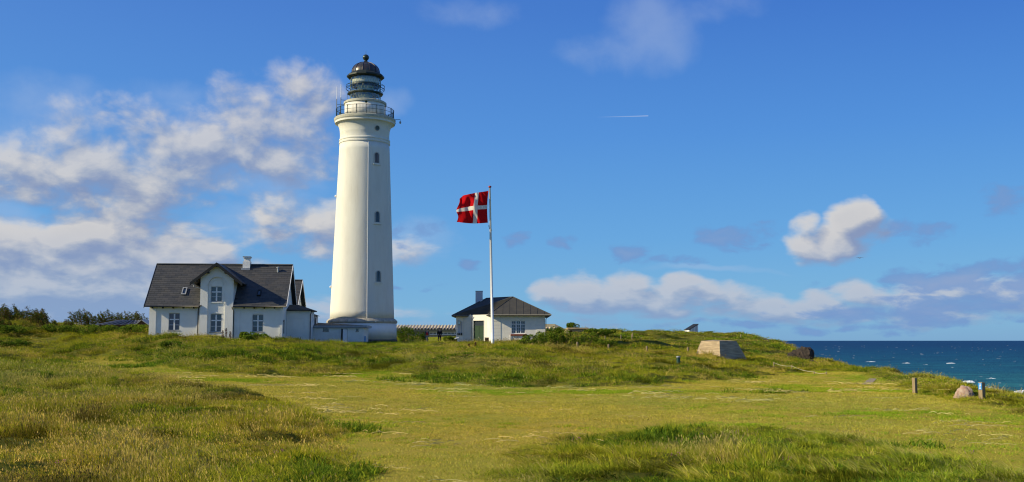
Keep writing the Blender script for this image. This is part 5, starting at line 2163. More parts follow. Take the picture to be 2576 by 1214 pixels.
def round_post(u, vt, vb, Y, px_w, mat, label, group=None, name='fence_post', cap=None, lean=0):
    Y = float(hit(u, vb)[1])
    p = P(u, vb, Y)
    g = H(p.x, Y)
    top = g + (vb - vt) / FPX * Y + (.20 if px_w > 4 else .35)
    o = empty(name, (p.x, Y, g))
    tag(o, label, 'post', group)
    r = px_w / 2 / FPX * Y
    h = max(top - g, .25)
    m = MB().lathe([(r, -.3), (r * .97, h * .5), (r * .93, h - .03), (r * .75, h)], 10)
    m.build('shaft', mat, o, True, auto=True)
    if cap:
        MB().lathe([(r * 1.05, h - .10), (r * 1.05, h + .01), (r * .6, h + .03)], 10).build('cap', cap, o, True)
    return o


G1 = 'short round bollards in a line along the slope'
bl_labels = ['leftmost short wooden bollard below the rose bushes', 'short wooden bollard second from the left on the slope', 'short wooden bollard beside the dry pale stalks',
             'short wooden bollard in the grass midway to the concrete block', 'short wooden bollard just left of the concrete block', 'short wooden bollard at the foot of the concrete block']
for (x, y, Yb), lb_t in zip([(117, 292, 100), (336, 318, 98), (650, 337, 97), (1035, 348, 98), (1449, 376, 100), (1872, 430, 103)], bl_labels):
    u, vt = R7(x, y - 22)
    _, vb = R7(x, y + 24)
    round_post(u, vt, vb, Yb, 5.2, M_WOODP, lb_t, G1, 'wooden_bollard')
G2 = 'thin fence posts on the dune slope'
for (x, y0, y1, Yp), lt in zip([(615, 215, 245, 140), (775, 222, 250, 135), (884, 222, 256, 130), (893, 222, 256, 133), (1064, 228, 272, 126), (980, 236, 262, 135), (1983, 255, 275, 150), (1410, 262, 284, 150)],
                               ['thin post farthest left on the slope behind the rose bushes', 'thin post second from left on the dune slope', 'left one of a close pair of thin pale posts', 'right one of a close pair of thin pale posts',
                                'tallest thin post on the dune slope below the shed', 'faint thin post between the pair and the tall one', 'thin post behind the right end of the concrete block', 'thin post between the shed and the concrete block']):
    u, vt = R7(x, y0)
    _, vb = R7(x, y1)
    round_post(u, vt, vb, Yp, 2.6, M_WOODP, lt, G2)
# green capped post
u, vt = R7(1353, 478)
round_post(u, vt, R7(1353, 545)[1], hit(u, R7(1353, 545)[1])[1], 9.5, simple('dark_green_plastic', (.015, .06, .045), .5, .1), 'squat dark green marker post with a pale cap in the grass', None, 'marker_post', M_GREYP)
# two posts near the lighthouse with wires
wp = []
for (x, y0, y1, lt) in ((80, 690, 820, 'shorter dark fence post right of the lighthouse foot'), (140, 675, 850, 'taller dark fence post near the lighthouse, right one of two')):
    u, vt = R5(x, y0)
    o = round_post(u, vt, R5(x, y1)[1], 116 if x == 80 else 112, 3.6, M_WOODD, lt, 'dark fence posts by the lighthouse')
    wp.append(o)
m = MB()
for hh_ in (1.0, .6):
    m.tube([wp[0].location + Vector((0, 0, hh_)), wp[1].location + Vector((0, 0, hh_))], .012, 4)
tag(m.build('fence_wire', M_PIPE), 'two thin wires between the dark posts by the lighthouse', 'wire')
# fence stub posts left in the bank (thin dark ones in front of the cream building)
for (u, v0, v1, Y, lt) in ((1196, 862, 882, 100, 'thin dead stalk left of the flagpole foot'), (1180, 866, 884, 99, 'shorter dead stalk left of the flagpole foot'), (568, 826, 862, 93, 'dark dry dock stalk standing in front of the house'),
                           (560, 832, 858, 93, 'second dark dry dock stalk in front of the house'), (579, 834, 852, 94, 'short dark dry stalk in front of the house')):
    p = P(u, v1, Y)
    g = H(p.x, Y)
    top = P(u, v0, Y).z - g
    o = empty('dry_stalk', (p.x, Y, g))
    tag(o, lt, 'plant', 'dry dark stalks in the grass')
    m = MB().tube([(0, 0, -.1), (.03, 0, top * .5), (-.02, 0, top)], [.02, .018, .01], 5)
    m.build('stem', M_BROWNW, o)
    m = MB()
    for k in range(90):
        z_ = top * random.uniform(.35, 1.0)
        a = random.uniform(0, 6.28)
        r_ = .10 * (1 - .6 * z_ / top) + .02
        c_ = Vector((r_ * math.cos(a), r_ * math.sin(a), z_))
        e_ = Vector((random.uniform(-1, 1), random.uniform(-1, 1), random.uniform(-1, 1))).normalized() * .05
        f_v = e_.cross(Vector((.3, .5, .8))).normalized() * .04
        m.add([c_ - e_, c_ + f_v, c_ + e_, c_ - f_v], [(0, 1, 2, 3)])
    m.build('seed_head', simple('rusty_seed', (.12, .045, .025), .9, .3) if 'rusty_seed' not in MATS else MATS['rusty_seed'], o)


# squared waymark posts on the right
def square_post(u0, u1, vt, vb, Y, label, sign=False):
    pa, pc = P(u0, vb, Y), P(u1, vb, Y)
    cx = (pa.x + pc.x) / 2
    g = H(cx, Y)
    top = P((u0 + u1) / 2, vt, Y).z - g
    w = (pc.x - pa.x) / 2 * .78
    o = empty('waymark_post', (cx, Y, g), R(28))
    tag(o, label, 'post')
    m = MB().box(-w, w, -w, w, -.3, top - .04)
    m.add([(-w, -w, top - .04), (w, -w, top - .04), (w, w, top - .04), (-w, w, top - .04), (-w * .8, -w * .8, top), (w * .8, -w * .8, top), (w * .8, w * .8, top), (-w * .8, w * .8, top)],
          [(0, 1, 5, 4), (1, 2, 6, 5), (2, 3, 7, 6), (3, 0, 4, 7), (4, 5, 6, 7)])
    m.build('shaft', M_WOODP, o)
    if sign:
        s = MB().box(-w - .012, -w - .002, -w * .9, w * .9, top * .56, top * .96).build('blue_plate', simple('blue_sign', (.02, .22, .60), .4, .05), o)
        mk = MB()
        x_ = -w - .0155
        for (a, b_, c0, c1) in ((-.4, .1, .88, .92), (-.5, -.2, .78, .86), (-.1, .4, .80, .84), (-.3, .3, .68, .74), (-.5, .5, .60, .63)):
            mk.box(x_, x_ + .003, a * w, b_ * w, top * c0, top * c1)
        mk.build('white_marks', M_PAINTW, s)
    return o


square_post(2296.5, 2307.5, 951, 991, 57.0, 'squared wooden post standing alone at the lawn edge before the sea')
square_post(2464, 2478.5, 962, 1014, 48.6, 'squared wooden post with a blue waymark plate, right of the boulder', True)
# rope rail
rp_pts = []
for (x, y, Y) in ((5, 333, 100), (190, 366, 97), (420, 428, 90), (545, 433, 89)):
    u, v = R8(x, y)
    rp_pts.append(P(u, v, Y))
stakes = []
for k, (pp, lt) in enumerate(zip(rp_pts, ['rope stake farthest left behind the lawn', 'rope stake where the rope bends down the slope', 'rope stake low in the grass near the path', 'last rope stake at the right end of the rope'])):
    g = H(pp.x, pp.y)
    o = empty('rope_stake', (pp.x, pp.y, g))
    tag(o, lt, 'stake', 'wooden stakes carrying the rope')
    hh_ = max(pp.z - g + .05, .2)
    MB().lathe([(.06, -.3), (.055, hh_), (.04, hh_ + .03)], 8).build('shaft', M_WOODP, o, True, auto=True)
    stakes.append(Vector((pp.x, pp.y - .07, g + hh_ - .05)))
m = MB()
line = []
for k in range(3):
    for j in range(9):
        f = j / 8
        q_ = stakes[k].lerp(stakes[k + 1], f)
        q_.z -= math.sin(math.pi * f) * .12
        line.append(q_)
m.tube(line, .017, 5)
tag(m.build('rope', M_ROPE), 'pale rope strung between low stakes in front of the sea dune', 'rope')
# concrete path patch
pts = [hit(*R8(x, y)) for x, y in ((905, 552), (1000, 552), (1062, 497), (985, 495))]
m = MB()
n = 8
vs = []
for j in range(n + 1):
    for i in range(n + 1):
        a = np.array(pts[0]) * (1 - i / n) + np.array(pts[1]) * (i / n)
        b_ = np.array(pts[3]) * (1 - i / n) + np.array(pts[2]) * (i / n)
        c_ = a * (1 - j / n) + b_ * (j / n)
        vs.append((c_[0], c_[1], H(c_[0], c_[1]) + .025))
fs = [(j * (n + 1) + i, j * (n + 1) + i + 1, (j + 1) * (n + 1) + i + 1, (j + 1) * (n + 1) + i) for j in range(n) for i in range(n)]
m.add(vs, fs)
tag(m.build('path', M_PATH, None, True), kind='structure')
PATH_POLY = np.array([vs[0][:2], vs[n][:2], vs[-1][:2], vs[n * (n + 1)][:2]])

# ------------------------------------------------------------------ people
def skinned(name, pts, edges, mat, parent, sub=1, root=0):
    me_ = bpy.data.meshes.new(name)
    me_.from_pydata([p[0] for p in pts], edges, [])
    me_.materials.append(mat)
    o = bpy.data.objects.new(name, me_)
    COL.objects.link(o)
    o.parent = parent
    me_.attributes  # ensure
    md = o.modifiers.new('skin', 'SKIN')
    sk = me_.skin_vertices[0].data if me_.skin_vertices else None
    if sk is None:
        return o
    for i, p in enumerate(pts):
        r = p[1]
        sk[i].radius = (r, r) if not isinstance(r, tuple) else r
        sk[i].use_root = (i == root)
    md.use_smooth_shade = True
    s = o.modifiers.new('sub', 'SUBSURF')
    s.levels = sub
    s.render_levels = sub
    return o


def person(u, v, Y, hgt, rz, coat, trous, hair, label, pack=False, step=.16):
    p = P(u, v, Y)
    g = H(p.x, Y)
    k = hgt / 1.78
    o = empty('person', (p.x, Y, g), rz)
    o.scale = (k, k, k)
    tag(o, label, 'person')
    # y forward
    pts = [((0, 0, .95), (.15, .11)), ((0, .0, 1.15), (.13, .10)), ((0, 0, 1.36), (.16, .11)), ((0, .01, 1.49), (.06, .06)), ((0, .02, 1.58), (.07, .08)), ((0, .03, 1.68), (.08, .095)), ((0, .02, 1.75), (.06, .07)),
           ((0, .10, 1.655), (.014, .014)), ((.075, .02, 1.665), (.012, .02)), ((-.075, .02, 1.665), (.012, .02))]
    ed = [(0, 1), (1, 2), (2, 3), (3, 4), (4, 5), (5, 6), (5, 7), (5, 8), (5, 9)]
    def chain(start, items):
        prev = start
        for it in items:
            pts.append(it)
            ed.append((prev, len(pts) - 1))
            prev = len(pts) - 1
        return prev
    for s in (-1, 1):
        f = step * s
        chain(0, [((.09 * s, 0, .88), .09), ((.10 * s, f * .6, .50), .058), ((.10 * s, f * 1.0 - .05, .10), .038), ((.10 * s, f - .03, .04), .04), ((.11 * s, f + .12, .03), .035)])
        w = chain(2, [((.19 * s, 0, 1.42), .06), ((.24 * s, -.02 - f * .3, 1.14), .045), ((.23 * s, .05 - f * .6, .90), .030), ((.23 * s, .06 - f * .65, .84), (.035, .02))])
        bx, by, bz_ = pts[w][0]
        for q_, (dx, dy, L) in enumerate([(.0, .03, .075), (.0, .012, .085), (0, -.006, .08), (0, -.024, .065)]):
            chain(w, [((bx + dx, by + dy, bz_ - .035), .010), ((bx - .004 * s, by + dy + .004, bz_ - .035 - L * .55), .009), ((bx - .012 * s, by + dy + .012, bz_ - .035 - L), .007)])
        chain(w, [((bx - .01 * s, by + .045, bz_ - .01), .011), ((bx - .012 * s, by + .06, bz_ - .05), .009)])
    skinned('body', pts, ed, M_SKIN, o, 1)
    # trousers
    pts2 = [((0, 0, .93), (.165, .13))]
    ed2 = []
    for s in (-1, 1):
        f = step * s
        prev = 0
        for it in [((.095 * s, 0, .84), .105), ((.10 * s, f * .6, .50), .078), ((.10 * s, f - .05, .12), .062)]:
            pts2.append(it)
            ed2.append((prev, len(pts2) - 1))
            prev = len(pts2) - 1
    skinned('trousers', pts2, ed2, trous, o)
    pts3 = [((0, 0, .90 if not pack else .98), (.19, .15)), ((0, 0, 1.12), (.165, .135)), ((0, 0, 1.36), (.19, .14)), ((0, .0, 1.46), (.09, .08))]
    ed3 = [(0, 1), (1, 2), (2, 3)]
    for s in (-1, 1):
        f = step * s
        prev = 2
        for it in [((.205 * s, 0, 1.42), .08), ((.25 * s, -.02 - f * .3, 1.14), .064), ((.235 * s, .045 - f * .6, .93), .048)]:
            pts3.append(it)
            ed3.append((prev, len(pts3) - 1))
            prev = len(pts3) - 1
    skinned('jacket', pts3, ed3, coat, o)
    skinned('hair', [((0, -.01, 1.62), (.07, .06)), ((0, -.01, 1.70), (.085, .085)), ((0, .02, 1.765), (.07, .075))], [(0, 1), (1, 2)], hair, o)
    for s in (-1, 1):
        f = step * s
        skinned('shoe', [((.10 * s, f - .07, .05), (.05, .05)), ((.105 * s, f + .04, .045), (.052, .045)), ((.11 * s, f + .15, .035), (.045, .035))], [(0, 1), (1, 2)], M_DARK, o)
    return o


p1_ = person(*R5(638, 850), 121.0, 1.84, R(-6), M_COATB, M_TROUS, M_HAIRD, 'person in a long black coat walking away beyond the lawn')
p2_ = person(*R5(458, 855), 120.0, 1.70, R(14), M_JACKG, M_JEANS, M_HAIRL, 'person in grey jacket and jeans with a red backpack, walking away')
# backpack is carried: a thing of its own
b_loc = p2_.matrix_basis @ Vector((0, -.20, 0))
bpk = empty('backpack', (0, 0, 0))
bpk.matrix_basis = p2_.matrix_basis
tag(bpk, 'red rucksack on the back of the walker in grey jacket', 'backpack')
bp_m = skinned('sack', [((-.03, -.19, .98), (.14, .09)), ((-.03, -.23, 1.14), (.17, .12)), ((-.03, -.20, 1.36), (.13, .08))], [(0, 1), (1, 2)], M_PACK, bpk)
MB().box(-.13, .07, -.36, -.32, 1.0, 1.16).build('pocket', M_PACK, bpk)
m = MB()
for s in (-1, 1):
    m.tube([(.10 * s, -.13, 1.38), (.11 * s, .0, 1.50), (.12 * s, .15, 1.36), (.13 * s, .12, 1.12), (.12 * s, -.14, 1.02)], .02, 4)
m.build('strap', M_DARK, bpk)

# bird over the sea
bp_ = P(2162.5, 650, 160)
bd = skinned('bird', [((0, 0, 0), (.07, .07)), ((0, .22, .02), (.03, .03)), ((0, -.25, 0), (.04, .02)), ((.25, .02, .10), (.06, .02)), ((.62, -.06, .04), (.02, .01)), ((-.25, .02, .10), (.06, .02)), ((-.62, -.06, .04), (.02, .01))],
             [(0, 1), (0, 2), (0, 3), (3, 4), (0, 5), (5, 6)], M_GULL, None)
bd.location = bp_
tag(bd, 'tiny dark bird flying over the sea beneath the right-hand cumulus', 'bird')


# ------------------------------------------------------------------ vegetation
def b_veg(t):
    c = t.n('ShaderNodeAttribute', attribute_name='tone').outputs['Color']
    ti = t.n('ShaderNodeAttribute', attribute_type='INSTANCER', attribute_name='tint').outputs['Vector']
    c = t.mix(1.0, c, ti, 'MULTIPLY')
    a = t.n('ShaderNodeBsdfDiffuse', {'Color': c})
    tc = t.mix(.5, c, (1, 1, .5), 'MULTIPLY')
    b_ = t.n('ShaderNodeBsdfTranslucent', {'Color': tc})
    return t.n('ShaderNodeMixShader', {0: .28, 1: a.outputs[0], 2: b_.outputs[0]}).outputs[0]


M_VEG = material('grass_blades', b_veg)


def b_leaf(t):
    c = t.n('ShaderNodeAttribute', attribute_name='tone').outputs['Color']
    a = t.n('ShaderNodeBsdfDiffuse', {'Color': c})
    b_ = t.n('ShaderNodeBsdfTranslucent', {'Color': c})
    return t.n('ShaderNodeMixShader', {0: .3, 1: a.outputs[0], 2: b_.outputs[0]}).outputs[0]


M_LEAF = material('leaves', b_leaf)


def colored_mesh(name, V, Fq, C, mat):
    me_ = bpy.data.meshes.new(name)
    me_.from_pydata(V.tolist() if hasattr(V, 'tolist') else V, [], Fq)
    at_ = me_.attributes.new('tone', 'FLOAT_COLOR', 'POINT')
    at_.data.foreach_set('color', np.concatenate([C, np.ones((len(C), 1))], 1).reshape(-1).astype(np.float32))
    me_.materials.append(mat)
    me_.update()
    return me_


def clump(name, n, spread, h0, h1, w, lean, pal, seed, seg=3, flat=0.0, heads=0.0, rag=.30):
    """a tuft of n curved blades"""
    r = np.random.default_rng(seed)
    V, Fc, C = [], [], []
    for i in range(n):
        a = r.uniform(0, 2 * math.pi)
        d = spread * math.sqrt(r.uniform(0, 1))
        bx, by = d * math.cos(a), d * math.sin(a)
        h = r.uniform(h0, h1)
        out = r.normal(0, .45)
        ax = lean[0] + math.cos(a) * .35 + r.normal(0, rag)
        ay = lean[1] + math.sin(a) * .35 + r.normal(0, rag)
        fa = r.uniform(0, math.pi)
        wx, wy = math.cos(fa) * w / 2, math.sin(fa) * w / 2
        col = np.array(pal[r.integers(len(pal))]) * r.uniform(.75, 1.25)
        o = len(V)
        for k in range(seg + 1):
            f = k / seg
            x = bx + ax * h * f ** 1.7
            y = by + ay * h * f ** 1.7
            z = h * (f - .30 * f * f * min(1.2, abs(ax) + abs(ay))) * (1 - flat) - .03
            ww = (1 - f ** 1.6) if k < seg else 0
            if k < seg:
                V += [(x - wx * ww, y - wy * ww, z), (x + wx * ww, y + wy * ww, z)]
                C += [col, col]
            else:
                V.append((x, y, z))
                C.append(col)
        for k in range(seg - 1):
            Fc.append((o + 2 * k, o + 2 * k + 1, o + 2 * k + 3, o + 2 * k + 2))
        Fc.append((o + 2 * seg - 2, o + 2 * seg - 1, o + 2 * seg))
        if heads and r.uniform() < heads:
            # seed head: a small spindle at the tip
            x, y, z = V[-1]
            hc = np.array((.40, .31, .09)) * r.uniform(.7, 1.2)
            o = len(V)
            hl_ = .035
            V += [(x, y, z - hl_), (x + w * 1.2, y, z), (x - lean[0] * -.02, y, z + hl_ * 1.4), (x - w * 1.2, y, z)]
            C += [hc] * 4
            Fc.append((o, o + 1, o + 2, o + 3))
    me_ = colored_mesh(name, V, Fc, np.array(C), M_VEG)
    return bpy.data.objects.new(name, me_)


GREEN = [(.24, .28, .018), (.31, .32, .022), (.17, .22, .014), (.38, .36, .03)]
OLIVE = [(.34, .31, .030), (.28, .29, .024), (.42, .35, .045), (.22, .25, .018)]
STRAW = [(.62, .48, .14), (.54, .40, .12), (.46, .36, .09), (.38, .33, .06)]
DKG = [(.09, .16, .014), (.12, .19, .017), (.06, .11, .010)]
RUSTY = [(.38, .28, .05), (.34, .28, .04), (.44, .34, .06), (.28, .27, .03)]


def scatter(name, protos, x, y, z, rot, sc, idx, tint, label, cat):
    pc = bpy.data.collections.new(name + '_prototypes')
    for k, p_ in enumerate(protos):
        p_.name = '%s_tuft_%02d' % (name, k)
        pc.objects.link(p_)
    n = len(x)
    me_ = bpy.data.meshes.new(name)
    me_.vertices.add(n)
    me_.vertices.foreach_set('co', np.stack([x, y, z], -1).reshape(-1).astype(np.float32))
    for nm, typ, arr in (('rot', 'FLOAT_VECTOR', rot), ('scl', 'FLOAT_VECTOR', sc), ('tint', 'FLOAT_VECTOR', tint)):
        a_ = me_.attributes.new(nm, typ, 'POINT')
        a_.data.foreach_set('vector', arr.reshape(-1).astype(np.float32))
    a_ = me_.attributes.new('which', 'INT', 'POINT')
    a_.data.foreach_set('value', idx.astype(np.int32))
    o = bpy.data.objects.new(name, me_)
    COL.objects.link(o)
    ng = bpy.data.node_groups.new(name + '_scatter', 'GeometryNodeTree')
    ng.interface.new_socket('Geometry', in_out='INPUT', socket_type='NodeSocketGeometry')
    ng.interface.new_socket('Geometry', in_out='OUTPUT', socket_type='NodeSocketGeometry')
    g = NT(ng)
    gi = g.n('NodeGroupInput')
    go = g.n('NodeGroupOutput')
    ci = g.n('GeometryNodeCollectionInfo')
    ci.inputs['Collection'].default_value = pc
    ci.inputs['Separate Children'].default_value = True
    ci.inputs['Reset Children'].default_value = True
    def attr(nm, dt):
        nd = g.n('GeometryNodeInputNamedAttribute', data_type=dt)
        nd.inputs['Name'].default_value = nm
        return nd.outputs['Attribute']
    ip = g.n('GeometryNodeInstanceOnPoints')
    ng.links.new(gi.outputs[0], ip.inputs['Points'])
    ng.links.new(ci.outputs[0], ip.inputs['Instance'])
    ip.inputs['Pick Instance'].default_value = True
    ng.links.new(attr('which', 'INT'), ip.inputs['Instance Index'])
    rt = g.n('FunctionNodeEulerToRotation')
    ng.links.new(attr('rot', 'FLOAT_VECTOR'), rt.inputs[0])
    ng.links.new(rt.outputs[0], ip.inputs['Rotation'])
    ng.links.new(attr('scl', 'FLOAT_VECTOR'), ip.inputs['Scale'])
    ng.links.new(ip.outputs[0], go.inputs[0])
    md = o.modifiers.new('scatter', 'NODES')
    md.node_group = ng
    tag(o, label, cat, kind='stuff')
    return o


def sample(n, y0, y1, power=1.0, margin=.56):
    """random ground points in the part of the land that can be seen"""
    f = rng.uniform(0, 1, n)
    y = (y0 ** (power + 1) + f * (y1 ** (power + 1) - y0 ** (power + 1))) ** (1 / (power + 1))
    x = rng.uniform(-1, 1, n) * (margin * y + 3)
    return x, y


def blocked(x, y):
    b_ = np.zeros(x.shape, bool)
    # house (rotated), connector, tower, pavilion, long building
    lx = (x - HF.o.x) * math.cos(TH) + (y - HF.o.y) * math.sin(TH)
    ly = -(x - HF.o.x) * math.sin(TH) + (y - HF.o.y) * math.cos(TH)
    b_ |= (lx > -.05) & (lx < HL + .3) & (ly > -.30) & (ly < 16)
    b_ |= (lx > HL) & (lx < ax1 + .2) & (ly > AD - .05) & (ly < 14)
    b_ |= (x > CF.o.x - .5) & (x < CF.o.x + cw + .2) & (y > 108.7) & (y < 118)
    b_ |= np.hypot(x - LHX, y - LHY) < 4.4
    b_ |= (x > SF.o.x + xC0) & (x < SF.o.x + XR + .05) & (y > 117.4) & (y < 129)
    b_ |= (x > lb.location.x - 6) & (x < lb.location.x + xe + 3) & (y > 174) & (y < 190)
    b_ |= poly_sd(x, y, PATH_POLY) > -.1
    b_ |= (np.abs(x - bk_o.x) < 2.3) & (y > BY + .2) & (y < BY + 4)
    return b_


def tints(x, y, base=1.0):
    a = fbm(x, y, 7, 4, 101)
    b_ = fbm(x, y, 2.2, 3, 111)
    c_ = fbm(x, y, 16, 3, 121)
    r = 1 + .22 * a + .18 * b_ + .18 * c_
    g = 1 + .10 * a + .12 * b_ + .02 * c_
    bl_ = 1 + .05 * a
    base = base * 1.24
    return np.stack([r * base * .97, g * base, bl_ * base], -1)


# --- tall grass of three ranges
protos = []
for k in range(3):
    protos.append(clump('g', 64, .32, .07, .22, .017, (-.45, .05), GREEN + OLIVE[:1], 250 + k, rag=.65))
for k in range(3):
    protos.append(clump('g', 60, .32, .08, .25, .015, (-.45, .05), OLIVE + RUSTY[:3] + GREEN[:1], 255 + k, rag=.65, heads=.12))
for k in range(2):
    protos.append(clump('g', 44, .30, .10, .28, .013, (-.7, 0), STRAW + OLIVE[:2], 260 + k, rag=.7))
for k in range(2):
    protos.append(clump('g', 80, .30, .08, .22, .022, (-.2, 0), DKG + GREEN[:1], 265 + k, rag=.6))
for k in range(3):
    protos.append(clump('g', 46, .30, .16, .40, .012, (-.35, .05), GREEN + OLIVE[:2], 200 + k))        # 0-2 green
for k in range(3):
    protos.append(clump('g', 40, .30, .22, .50, .011, (-.30, .0), OLIVE + RUSTY[:2] + GREEN[:1], 210 + k, heads=.22))  # 3-5 olive, seed heads
for k in range(2):
    protos.append(clump('g', 30, .26, .30, .60, .010, (-.45, 0), STRAW + OLIVE[:2], 220 + k, heads=.35))              # 6-7 straw
for k in range(2):
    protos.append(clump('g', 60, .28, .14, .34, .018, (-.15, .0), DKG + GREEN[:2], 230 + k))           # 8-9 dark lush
for k in range(2):
    protos.append(clump('g', 46, .16, .45, .85, .012, (-.95, .1), STRAW[:3] + OLIVE + GREEN[3:], 240 + k, seg=5))        # 10-11 marram


def tall_points(n, y0, y1, power, wide, dens_fn=None):
    x, y = sample(n, y0, y1, power)
    sd = mown_sd(x, y)
    gap = fbm(x, y, 1.5 + .006 * float(y0) * 1.5, 3, 161)
    keep = (sd < rng.uniform(-.5, .25, n)) & ~blocked(x, y) & (gap > rng.uniform(-.75, -.12, n))
    x, y, sd = x[keep], y[keep], sd[keep]
    z = height(x, y, sd)
    k2 = z > -6
    return x[k2], y[k2], z[k2], sd[k2]


def kind_pick(x, y, sd):
    n = len(x)
    u_ = rng.uniform(0, 1, n)
    a = fbm(x, y, 5, 3, 131) + .25 * rng.normal(0, 1, n)
    d = fbm(x, y, 3.2, 3, 141) + .15 * rng.normal(0, 1, n)
    t_ = x / np.maximum(y, 1)
    leftness = sstep(.0, -.25, t_) * sstep(75, 55, y)      # the warm seeding meadow on the left
    right_fg = sstep(-.06, .05, t_) * sstep(60, 40, y)
    idx = rng.integers(0, 3, n)
    idx = np.where(a + .30 * leftness - .45 * right_fg > .16, 3 + rng.integers(0, 3, n), idx)
    idx = np.where((a + .15 * leftness > .60) | (u_ > .955), 6 + rng.integers(0, 2, n), idx)
    rim = right_fg * sstep(-1.8, -.2, sd)
    idx = np.where(rng.uniform(0, 1, n) < .55 * rim, 6 + rng.integers(0, 2, n), idx)
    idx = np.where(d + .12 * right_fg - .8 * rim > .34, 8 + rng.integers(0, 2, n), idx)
    return idx


def do_tall(name, n, y0, y1, power, s0, s1, label, hfac=1.0, wide=1.0, tallness=.35):
    x, y, z, sd = tall_points(n, y0, y1, power, wide)
    m_ = len(x)
    idx = kind_pick(x, y, sd)
    tallp = tallness + .9 * fbm(x, y, 3.5, 3, 191) + .2 * sstep(0, -.25, x / y) - .25 * sstep(.0, .1, x / y) * sstep(60, 40, y)
    idx = np.where((idx < 10) & (rng.uniform(0, 1, m_) < tallp), idx + 10, idx)
    rot = np.stack([rng.normal(0, .08, m_), rng.normal(0, .08, m_), rng.uniform(-.7, .7, m_)], -1)
    hv = np.clip(1 + .85 * fbm(x, y, 1.9, 3, 151), .35, 1.8)
    edge_f = .55 + .45 * sstep(.3, -2.0, sd)
    s = rng.uniform(s0, s1, m_)
    sc = np.stack([s * wide, s * wide, s * hv * edge_f * hfac], -1)
    return scatter(name, [p_.copy() for p_ in protos], x, y, z, rot, sc, idx, tints(x, y) * (1 - .68 * sstep(.14, .45, fbm(x, y, 1.4 + .012 * y0, 3, 201)))[:, None], label, 'grass')  # tint darkened in noise patches: shadow pits painted into the grass colour


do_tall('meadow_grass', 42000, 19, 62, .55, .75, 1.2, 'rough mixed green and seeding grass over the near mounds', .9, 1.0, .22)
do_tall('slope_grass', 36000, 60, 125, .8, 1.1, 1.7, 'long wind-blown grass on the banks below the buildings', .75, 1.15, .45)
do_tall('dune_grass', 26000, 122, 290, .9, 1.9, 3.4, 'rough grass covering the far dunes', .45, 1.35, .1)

# marram tussocks near the camera on the right
mp = []
for (u, v) in [(1850, 1180), (1900, 1200), (2010, 1120), (2060, 1125), (2150, 1135), (2230, 1150), (2300, 1165), (2350, 1185), (2420, 1195), (2500, 1205), (1780, 1210), (1700, 1150), (2130, 1190), (2210, 1200), (2260, 1210),
               (2560, 1210), (1560, 1195), (1500, 1150), (2380, 1205), (1990, 1170), (1920, 1105), (1480, 1120), (1620, 1165), (2460, 1165), (2020, 1205), (330, 1120), (420, 1190), (150, 1150), (640, 1100), (760, 1150), (900, 1195), (560, 1210), (860, 1110), (80, 1060), (240, 1000)]:
    mp.append(hit(u, v))
mx, my = [], []
for (a, b_) in mp:
    for k in range(3):
        mx.append(a + random.gauss(0, .45))
        my.append(b_ + random.gauss(0, .45))
mx, my = np.array(mx), np.array(my)
n = len(mx)
scatter('marram_grass', [protos[20].copy(), protos[21].copy()], mx, my, height(mx, my), np.stack([rng.normal(0, .1, n), rng.normal(0, .1, n), rng.uniform(-.6, .6, n)], -1),
        np.repeat(rng.uniform(.45, .9, n)[:, None], 3, 1), rng.integers(0, 2, n), tints(mx, my, 1.15), 'long arching marram grass tufts in the foreground', 'grass')

# dark lush tufts along the foot of the bank
tx, ty_ = [], []
for (u, v, r_, k) in [(1200, 955, 1.6, 26), (1280, 950, 1.6, 26), (1160, 962, 1.5, 20), (1340, 962, 1.5, 22), (1400, 955, 1.3, 18), (1480, 960, 1.5, 16), (1560, 965, 1.4, 14), (1760, 945, 1.6, 20), (1700, 950, 1.6, 14), (1120, 950, 1.2, 14),
                      (390, 890, 2.2, 26), (300, 925, 1.6, 20), (330, 870, 1.6, 18), (500, 895, 2.0, 22), (600, 900, 2.0, 22), (700, 905, 2.0, 22), (860, 905, 1.8, 30), (920, 915, 1.6, 26), (180, 965, 1.2, 14), (790, 905, 2, 22), (450, 910, 1.8, 20),
                      (840, 1085, .9, 16), (800, 1080, .8, 10), (740, 1195, .8, 14), (860, 1200, .7, 10), (1650, 1120, 1.0, 18), (1560, 1140, .8, 12), (1800, 1150, .9, 14), (2000, 1190, .8, 12), (2250, 1130, .9, 14), (1950, 1000 - 10, 1.2, 8),
                      (1500, 870, 2.5, 20), (1590, 875, 2.5, 20), (1440, 880, 2.5, 18), (1900, 905, 2.0, 16), (1750, 915, 2, 16), (2020, 925, 1.5, 14), (1440, 945, 1.6, 14), (1560, 852, 3, 14), (1640, 855, 3, 14), (1700, 862, 3, 12), (1640, 880, 2.5, 14), (1720, 885, 2.2, 12), (1790, 850, 3, 12), (1880, 862, 2.5, 14), (1930, 880, 2, 12), (1960, 905, 1.6, 12), (1850, 905, 1.5, 10), (1990, 920, 1.5, 10), (2080, 925, 1.5, 10), (1480, 893, 2, 14), (1350, 900, 2, 12), (1250, 905, 1.5, 8)]:
    a, b_ = hit(u, v)
    s_ = 1 + b_ / 90
    for j in range(k):
        tx.append(a + random.gauss(0, r_ * .75 * s_))
        ty_.append(b_ + random.gauss(0, r_ * .45))
tx, ty_ = np.array(tx), np.array(ty_)
ok = ~blocked(tx, ty_)
tx, ty_ = tx[ok], ty_[ok]
n = len(tx)
s_ = (1.4 + ty_ / 70) * rng.uniform(.7, 1.2, n)
scatter('lush_tufts', [protos[8].copy(), protos[9].copy()], tx, ty_, height(tx, ty_), np.stack([rng.normal(0, .1, n), rng.normal(0, .1, n), rng.uniform(-3, 3, n)], -1),
        np.stack([s_, s_, s_ * .85], -1), rng.integers(0, 2, n), tints(tx, ty_, .9), 'dark lush green tufts at the foot of the grassy banks', 'grass')

